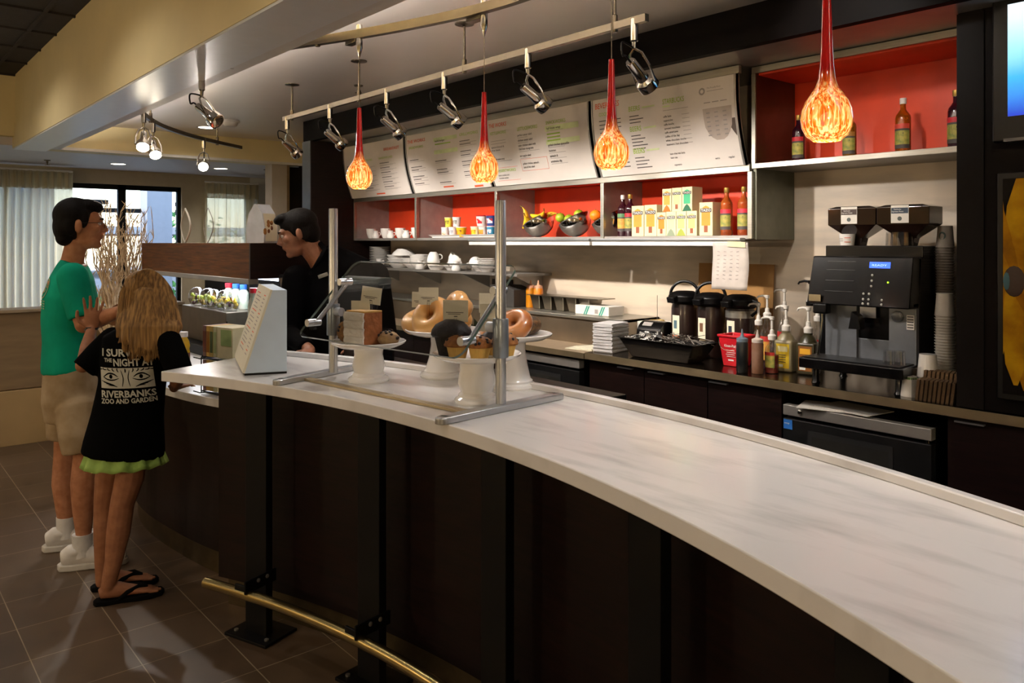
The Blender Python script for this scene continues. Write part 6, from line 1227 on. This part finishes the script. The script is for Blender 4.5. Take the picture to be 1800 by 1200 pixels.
b.build('back_print', [mat('faded_cream_print', '8f9c78', .9), mat('faded_orange_print', 'a8683c', .9), mat('faded_sand_print', '9c9468', .9)], t, smooth=False)
KH = mat('khaki_cotton', 'a39075', .85, spec=.15, sc=8, col2='846e50', bump=.3, bsc=18)
b = MB(); loft(b, [at(130, 735, D), at(128, 700, D), at(125, 650, D), at(123, 636, D)], [(.165, .130), (.172, .140), (.16, .125), (.152, .118)], VM, 26)
loft(b, [at(147, 792, NE), at(143, 765, NE), at(140, 720, NE+.03), at(134, 690, NE+.1)], [(.088, .094), (.094, .10), (.09, .108), (.06, .09)], VM, 20); loft(b, [at(116, 770, FA), at(117, 740, FA), at(122, 710, FA)], [(.085, .09), (.09, .095), (.095, .115)], VM, 20)
sho = skinned(b, 'khaki_shorts', KH, t, .008, 5)
SOK = mat('white_sock', 'c9c5c0', .9, bump=.4, bsc=50); SHO = mat('white_leather', 'cfcac4', .6, bump=.1); SOL = mat('white_rubber_sole', 'bdb8b0', .7)
for dd, cx, by in ((NE, 147, 985), (FA, 118, 962)):
    g = at(cx, by, dd); g.z = 0; fd = (CR*.9+CF*(.30 if dd == NE else .42)).normalized(); n_ = Vector((-fd.y, fd.x, 0)); L_ = lambda f_, s_, z_: g+fd*f_+n_*s_+UP*z_
    b = MB(); limb(b, [L_(-.005, 0, .165), L_(-.005, 0, .10), L_(.0, 0, .06)], [.046, .045, .05], 16, ball=False); b.v = [tuple(Vector(v)-t.location) for v in b.v]; b.build('sock', SOK, t)
    b = MB(); loft(b, [L_(-.095, 0, .055), L_(-.06, 0, .062), L_(0, 0, .066), L_(.07, 0, .050), L_(.14, 0, .042), L_(.185, 0, .036)], [(.032, .035), (.042, .055), (.044, .056), (.050, .042), (.050, .034), (.030, .020)], n_, 18); b.ell(L_(-.03, 0, .085), (.048, .048, .03)); shm = skinned(b, 'trainer', SHO, t, .006, 3)
    s2 = MB(); out = [(-.115, 0), (-.10, .035), (-.05, .045), (.04, .043), (.10, .052), (.16, .048), (.19, .025), (.198, 0)]; poly = out+[(x, -y) for x, y in out[-2:0:-1]]; T_ = Matrix.Translation(g-t.location) @ Matrix.Rotation(math.atan2(fd.y, fd.x), 4, 'Z'); s2.prism(poly, 0, .032, T=T_); so = s2.build('sole', SOL, t, bevel=.006)
    l2 = MB()
    for k in range(4): l2.tube([L_(.04+.022*k, -.028, .092-.012*k)-t.location, L_(.045+.022*k, 0, .108-.014*k)-t.location, L_(.04+.022*k, .028, .092-.012*k)-t.location], .0035, 6)
    l2.build('laces', mat('grey_laces', '8f8c86', .8), t)

# ---------------- the girl
g0 = at(232, 1045, 3.52); g0.z = 0; t = thing('person', 'girl with long blonde hair in a black zoo t-shirt and green skirt, seen from behind', 'person', g0)
D = 3.5; rt_ = (CR*.994+CF*.10).normalized(); fwd_ = (CF*.994-CR*.10).normalized()
b = MB(); HG = head(b, at(259, 520, 3.53), (CR*.12+CF*1-UP*.05), UP, .92)
loft(b, [at(250, 590, 3.5), at(254, 570, 3.5), at(257, 548, 3.52)], [(.055, .05), (.042, .042), (.042, .045)], rt_)
loft(b, [at(225, 790, D), at(228, 740, D), at(232, 690, D), at(238, 630, D), at(243, 595, D), at(248, 578, D)], [(.115, .085), (.112, .085), (.10, .08), (.12, .085), (.125, .07), (.05, .05)], rt_)
# legs
for pts, rr_ in (([at(200, 775, 3.54), at(191, 840, 3.56), at(184, 885, 3.56), at(184, 930, 3.56), at(181, 980, 3.57), at(180, 1022, 3.57)], [.058, .058, .046, .047, .036, .029]), ([at(236, 775, 3.47), at(228, 840, 3.46), at(215, 885, 3.46), at(208, 935, 3.46), at(200, 985, 3.45), at(190, 1030, 3.44)], [.060, .060, .050, .050, .037, .030])): limb(b, pts, rr_)
ff = []
for g, yaw in ((at(186, 1052, 3.44), .75), (at(180, 1030, 3.58), .60)):
    g = g.copy(); g.z = 0; fd = (CR*math.cos(yaw*.62)+CF*math.sin(yaw*.62)).normalized(); n_ = Vector((-fd.y, fd.x, 0)); L_ = lambda f_, s_, z_, g=g, fd=fd, n_=n_: g+fd*f_+n_*s_+UP*z_; ff.append((g, fd, n_, L_))
    loft(b, [L_(-.025, 0, .045), L_(.0, 0, .052), L_(.05, 0, .052), L_(.10, 0, .042), L_(.15, 0, .034), L_(.185, 0, .030)], [(.022, .022), (.030, .030), (.030, .034), (.034, .022), (.038, .014), (.034, .010)], n_, 14)
    for k in range(5): q = -.028+.014*k; ln = .215-.009*abs(k-(1 if n_.dot(CF) > 0 else 3))*1.2; limb(b, [L_(.175, q, .028), L_(ln, q*1.05, .026)], [.0085, .0078], 8)
sh, el, wr = at(196, 596, 3.54), at(146, 642, 3.46), at(161, 578, 3.66)
limb(b, [sh, (sh+el)/2, el, (el+wr)/2, wr], [.042, .038, .033, .031, .022]); hand(b, wr, (UP*.95+CR*.05+CF*.05), CF*1-CR*.3, 1, .95, .10)
sh, el, wr = at(296, 596, 3.42), at(318, 655, 3.40), at(306, 681, 3.62)
limb(b, [sh, (sh+el)/2, el, (el+wr)/2, wr], [.042, .038, .033, .030, .022]); hand(b, wr, (CF*.9+CR*.2-UP*.02), UP, -1, .8)
skinned(b, 'body', SK2, t, .0045, 2, .4); face_bits(t, HG, mat('light_brow', '6a4a2c', .7))
TB = mat('black_cotton', '050505', .95, spec=.05, sc=6, bump=.25, bsc=14)
b = MB(); loft(b, [at(217, 797, D), at(219, 777, D), at(225, 730, D), at(232, 680, D), at(238, 630, D), at(243, 600, D), at(247, 580, D), at(250, 572, D)], [(.176, .142), (.170, .136), (.152, .118), (.142, .108), (.146, .105), (.150, .090), (.085, .065), (.055, .052)], rt_, 28)
for (a1, a2) in ((at(198, 596, 3.54), at(150, 646, 3.47)), (at(294, 596, 3.42), at(317, 656, 3.40))): limb(b, [a1, (a1+a2)/2, a2+(a2-a1).normalized()*.01], [.056, .058, .055], 16, ball=False); b.ell(a1, .056, 14, 10)
gsh = skinned(b, 'black_tshirt', TB, t, .008, 6)
# printed back: lettering and the pair of tiger eyes, laid on the cloth
bpy.context.view_layer.update(); dg = bpy.context.evaluated_depsgraph_get(); bv = BVHTree.FromObject(gsh, dg); ofs = t.location.copy()
pc_ = at(231, 655, 3.5); pr_ = (CR*.97+CF*.24).normalized(); pn_ = pr_.cross(UP).normalized()
if pn_.dot(CF) > 0: pn_ = -pn_
def onsh(u, v):
    p = pc_+pr_*u+(UP-CR*.10)*v+pn_*.5; h = bv.ray_cast(p-ofs+ofs*0 if False else gsh.matrix_world.inverted() @ p, -pn_)
    q = gsh.matrix_world @ h[0] if h[0] is not None else pc_+pr_*u+UP*v+pn_*.1
    return q+pn_*.003-ofs
b = MB(); wr_ = lambda s, u, v, h, w: write(b, s, u, v, h, onsh, w=w, bold=.03)
wr_('I SURVIVED', -.100, .088, .030, .225); wr_('THE', -.088, .063, .016, .036); wr_('NIGHT AT', -.048, .047, .030, .165); wr_('RIVERBANKS', -.112, -.088, .028, .222); wr_('ZOO AND GARDEN', -.112, -.114, .020, .222)
# the printed panel of striped fur with two eyes
b.m = 0; NX, NY = 16, 9
for i in range(NX):
    for j in range(NY):
        u0, v0 = -.110+.220*i/NX, -.050+.088*j/NY; u1, v1 = u0+.220/NX, v0+.088/NY; cx_, cy_ = (u0+u1)/2, (v0+v1)/2
        b.add([onsh(u0, v0), onsh(u1, v0), onsh(u1, v1), onsh(u0, v1)], [(0, 1, 2, 3)])
b.m = 1
def stroke(pts, w):
    P = [Vector((x, y, 0)) for x, y in pts]; P = spline(P, 4); n = len(P)
    for i in range(n-1):
        d = (P[i+1]-P[i]); s = Vector((-d.y, d.x, 0)).normalized(); w0 = w*math.sin(PI*(i+.3)/n)**.6 if i else w*.3; w1 = w*math.sin(PI*min(.98, (i+1.3)/n))**.6
        b.add([onsh(*(P[i]+s*w0).xy)+pn_*.0008, onsh(*(P[i+1]+s*w1).xy)+pn_*.0008, onsh(*(P[i+1]-s*w1).xy)+pn_*.0008, onsh(*(P[i]-s*w0).xy)+pn_*.0008], [(0, 1, 2, 3)])
for sg, ox in ((-1, -.062), (1, .062)):
    stroke([(ox-.030*sg, .000), (ox-.012*sg, .012), (ox+.010*sg, .014), (ox+.034*sg, -.002)], .0035); stroke([(ox-.034*sg, -.006), (ox-.010*sg, -.014), (ox+.015*sg, -.012), (ox+.034*sg, -.002)], .003)
    b.add([onsh(ox+.0075*math.cos(a*.5), .001+.0095*math.sin(a*.5))+pn_*.001 for a in range(12)], [tuple(range(12))])
    for k in range(5): stroke([(ox*.35+sg*(.006+.017*k), .020+.003*k), (ox*.35+sg*(.012+.02*k), .030), (ox*.35+sg*(.010+.021*k), .037)], .0026)
    for k in range(4): stroke([(ox+sg*(.045-.01*k), -.018-.006*k), (ox+sg*(.02-.01*k), -.026-.004*k), (ox+sg*(-.01-.005*k), -.034-.003*k)], .0022)
stroke([(-.018, .03), (-.010, -.005), (-.016, -.042)], .002); stroke([(.018, .03), (.010, -.005), (.016, -.042)], .002); stroke([(0, .036), (.001, .028), (0, .018)], .003)
b.build('shirt_print', [mat('faded_white_print', 'b3b0a2', .8), TB], t, smooth=False)
SKM = mat('lime_green_skirt', '98b45e', .8, sc=12, col2='7d9c48', bump=.2)
b = MB(); c_ = at(219, 792, D)-t.location
def fn(u, v):
    a = 2*PI*u; pl_ = 1+.055*math.sin(a*13)*(v)**.6+.02*math.sin(a*5+1)*v; ra, rb = (.128+.045*v)*pl_, (.100+.040*v)*pl_; p = c_+rt_*math.cos(a)*ra+fwd_*math.sin(a)*rb; return p+UP*(.075-.136*v+.006*math.sin(a*13))
b.grid(fn, 130, 8); b.build('skirt', SKM, t, solid=.003)
# hair falling down the back
HB = mat('blonde_hair', '9a7544', .6, spec=.25, sc=30, col2='553c1f', stretch=(3, 3, .12), bump=.1, bsc=30, pos=(.35, .7))
b = MB(); E2 = lambda p, r, rot=None: b.ell(p, r, 20, 14, rot=rot, T=HG)
E2((0, -.022, .048), (.093, .102, .082)); E2((0, -.05, -.02), (.100, .075, .10))
bc = at(262, 540, 3.43)
for k in range(26):
    u = (k-12.5)/12.5; rnd = random.Random(k); xa = at(259+22*u, 476+14*u*u, 3.475); x0 = at(259+43*u, 512+14*u*u, 3.415+.07*u*u); x1 = at(262+52*u, 575, 3.375+.06*u*u); e = 640-28*abs(u)**1.6-14*rnd.random(); x2 = at(257+50*u+rnd.uniform(-5, 5), e-25, 3.375+.05*u*u); x3 = at(254+48*u+rnd.uniform(-7, 7), e, 3.38+.05*u*u)
    limb(b, [xa, x0, x1, x2, x3], [.012, .020, .018, .013, .004], 8)
skinned(b, 'hair', HB, t, .0055, 2, .4)
b = MB()
for k in range(220):
    rnd = random.Random(100+k); u = rnd.uniform(-1, 1); dep_ = 3.368+.07*u*u; e = 600+35*rnd.random(); top = at(259+30*u, 474+16*u*u, 3.44); m1_ = at(259+47*u, 515, 3.405+.05*u*u); P = [tuple(v-t.location) for v in (top, m1_-CF*.006, at(262+53*u+rnd.uniform(-2, 2), 570, dep_), at(256+50*u+rnd.uniform(-8, 8), e, dep_-.002))]
    b.tube(spline(P, 4), [.0022]*9+[.0018, .0015, .0012, .001], 4)
b.build('hair_strands', HB, t)
FL = mat('black_foam', '070606', .9, spec=.1)
for g, fd, n_, L_ in ff:
    out = [(-.05, 0), (-.04, .026), (.0, .036), (.06, .034), (.12, .046), (.18, .048), (.225, .03), (.235, 0)]; poly = out+[(x, -y) for x, y in out[-2:0:-1]]; T_ = Matrix.Translation(g-t.location) @ Matrix.Rotation(math.atan2(fd.y, fd.x), 4, 'Z'); fl = MB().prism(poly, 0, .021, T=T_).build('flip_flop', FL, t, bevel=.004)
    b = MB(); 
    for k in (-1, 1): b.tube([L_(.05, .036*k, .02)-t.location, L_(.085, .034*k, .045)-t.location, L_(.13, .015*k, .056)-t.location, L_(.165, .004*k, .042)-t.location], [.008, .010, .009, .006], 8)
    b.build('strap', FL, t)
bk_ = MB(); wv_ = at(161, 578, 3.66); bk_.torus(wv_-t.location, .025, .006, 22, 8, rot=(.15, .1, 0)); bk_.box(wv_-t.location-CF*.026, (.022, .01, .022), (0, 0, R(50))); bk_.build('wristwatch', mat('dark_watch', '1c1c1e', .3, .5), t)

# ---------------- the barista
b0_ = at(600, 800, 4.32); b0_.z = 0; t = thing('person', 'dark-haired barista in black with a name badge, looking down behind the counter', 'person', b0_)
b = MB(); HBa = head(b, at(524, 412, 4.3), (-CR*.93-CF*.22-UP*.30), (UP-CR*.28), 1.04)
loft(b, [at(572, 468, 4.36), at(556, 448, 4.34), at(538, 425, 4.32)], [(.075, .075), (.062, .062), (.058, .062)], CF)
loft(b, [at(610, 720, 4.36), at(608, 640, 4.36), at(600, 560, 4.36), at(592, 500, 4.36), at(580, 460, 4.36)], [(.16, .11), (.155, .105), (.17, .11), (.19, .10), (.09, .07)], CR)
for dx in (-.09, .09): q = at(608, 720, 4.36)+CR*dx; limb(b, [q, Vector((q.x, q.y, .50)), Vector((q.x, q.y, .28)), Vector((q.x, q.y, .08))], [.09, .06, .055, .04]); limb(b, [Vector((q.x, q.y, .05)), Vector((q.x, q.y, .04))-CF*.14], [.042, .034])
for sh, el, wr in ((at(520, 492, 4.3), at(505, 585, 4.2), at(545, 615, 4.0)), (at(660, 486, 4.42), at(680, 590, 4.4), at(630, 612, 4.1))): limb(b, [sh, (sh+el)/2, el, (el+wr)/2, wr], [.055, .05, .042, .036, .027]); hand(b, wr, -CF-UP*.2, UP, 1)
skinned(b, 'body', SK3, t, .0052, 3, .4); face_bits(t, HBa, DH)
b = MB(); o_ = lambda p, r, rot=None: b.ell(p, r, 20, 14, rot=rot, T=HBa)
o_((0, -.022, .052), (.085, .100, .084)); o_((0, -.06, .0), (.074, .058, .075)); o_((0, .045, .098), (.056, .048, .032), (.1, 0, 0)); o_((0, .078, .098), (.042, .022, .020), (.2, 0, 0))
for k in (-1, 1): o_((k*.070, .008, .028), (.011, .022, .045)); o_((k*.066, -.035, -.005), (.014, .03, .045))
skinned(b, 'hair', DH, t, .006, 3)
BS = mat('black_shirt', '060506', .9, spec=.06, bump=.2, bsc=12)
b = MB(); loft(b, [at(606, 690, 4.36), at(606, 620, 4.36), at(600, 560, 4.36), at(592, 510, 4.36), at(590, 475, 4.36), at(574, 452, 4.36), at(566, 445, 4.36)], [(.185, .14), (.18, .135), (.20, .14), (.225, .135), (.20, .11), (.10, .085), (.072, .07)], CR, 26)
for sh, el, wr in ((at(522, 490, 4.3), at(505, 585, 4.2), at(540, 612, 4.03)), (at(660, 484, 4.42), at(680, 590, 4.4), at(635, 610, 4.13))): limb(b, [sh, (sh+el)/2, el, (el+wr)/2, wr], [.078, .070, .060, .052, .045], 16, ball=False); b.ell(sh, .078, 16, 12); b.ell(el, .058, 14, 10)
skinned(b, 'black_shirt', BS, t, .009, 5); bsh = COL.objects[-1] if False else None
b = MB(); b.tube([at(563, 428, 4.30)-t.location, at(573, 440, 4.25)-t.location, at(562, 458, 4.23)-t.location, at(552, 470, 4.23)-t.location], [.014, .016, .016, .008], 8); b.build('collar', BS, t)
MB().box(at(568, 484, 4.215)-t.location, (.055, .006, .02), (0, -.35, R(49))).build('name_badge', mat('silver_badge', '8e8c86', .4, .6), t, bevel=.001)
b = MB(); loft(b, [Vector(at(608, 700, 4.36)), Vector((b0_.x, b0_.y, .5)), Vector((b0_.x, b0_.y, .06))], [(.19, .14), (.19, .13), (.18, .11)], CR); skinned(b, 'black_trousers', BS, t, .012, 3)
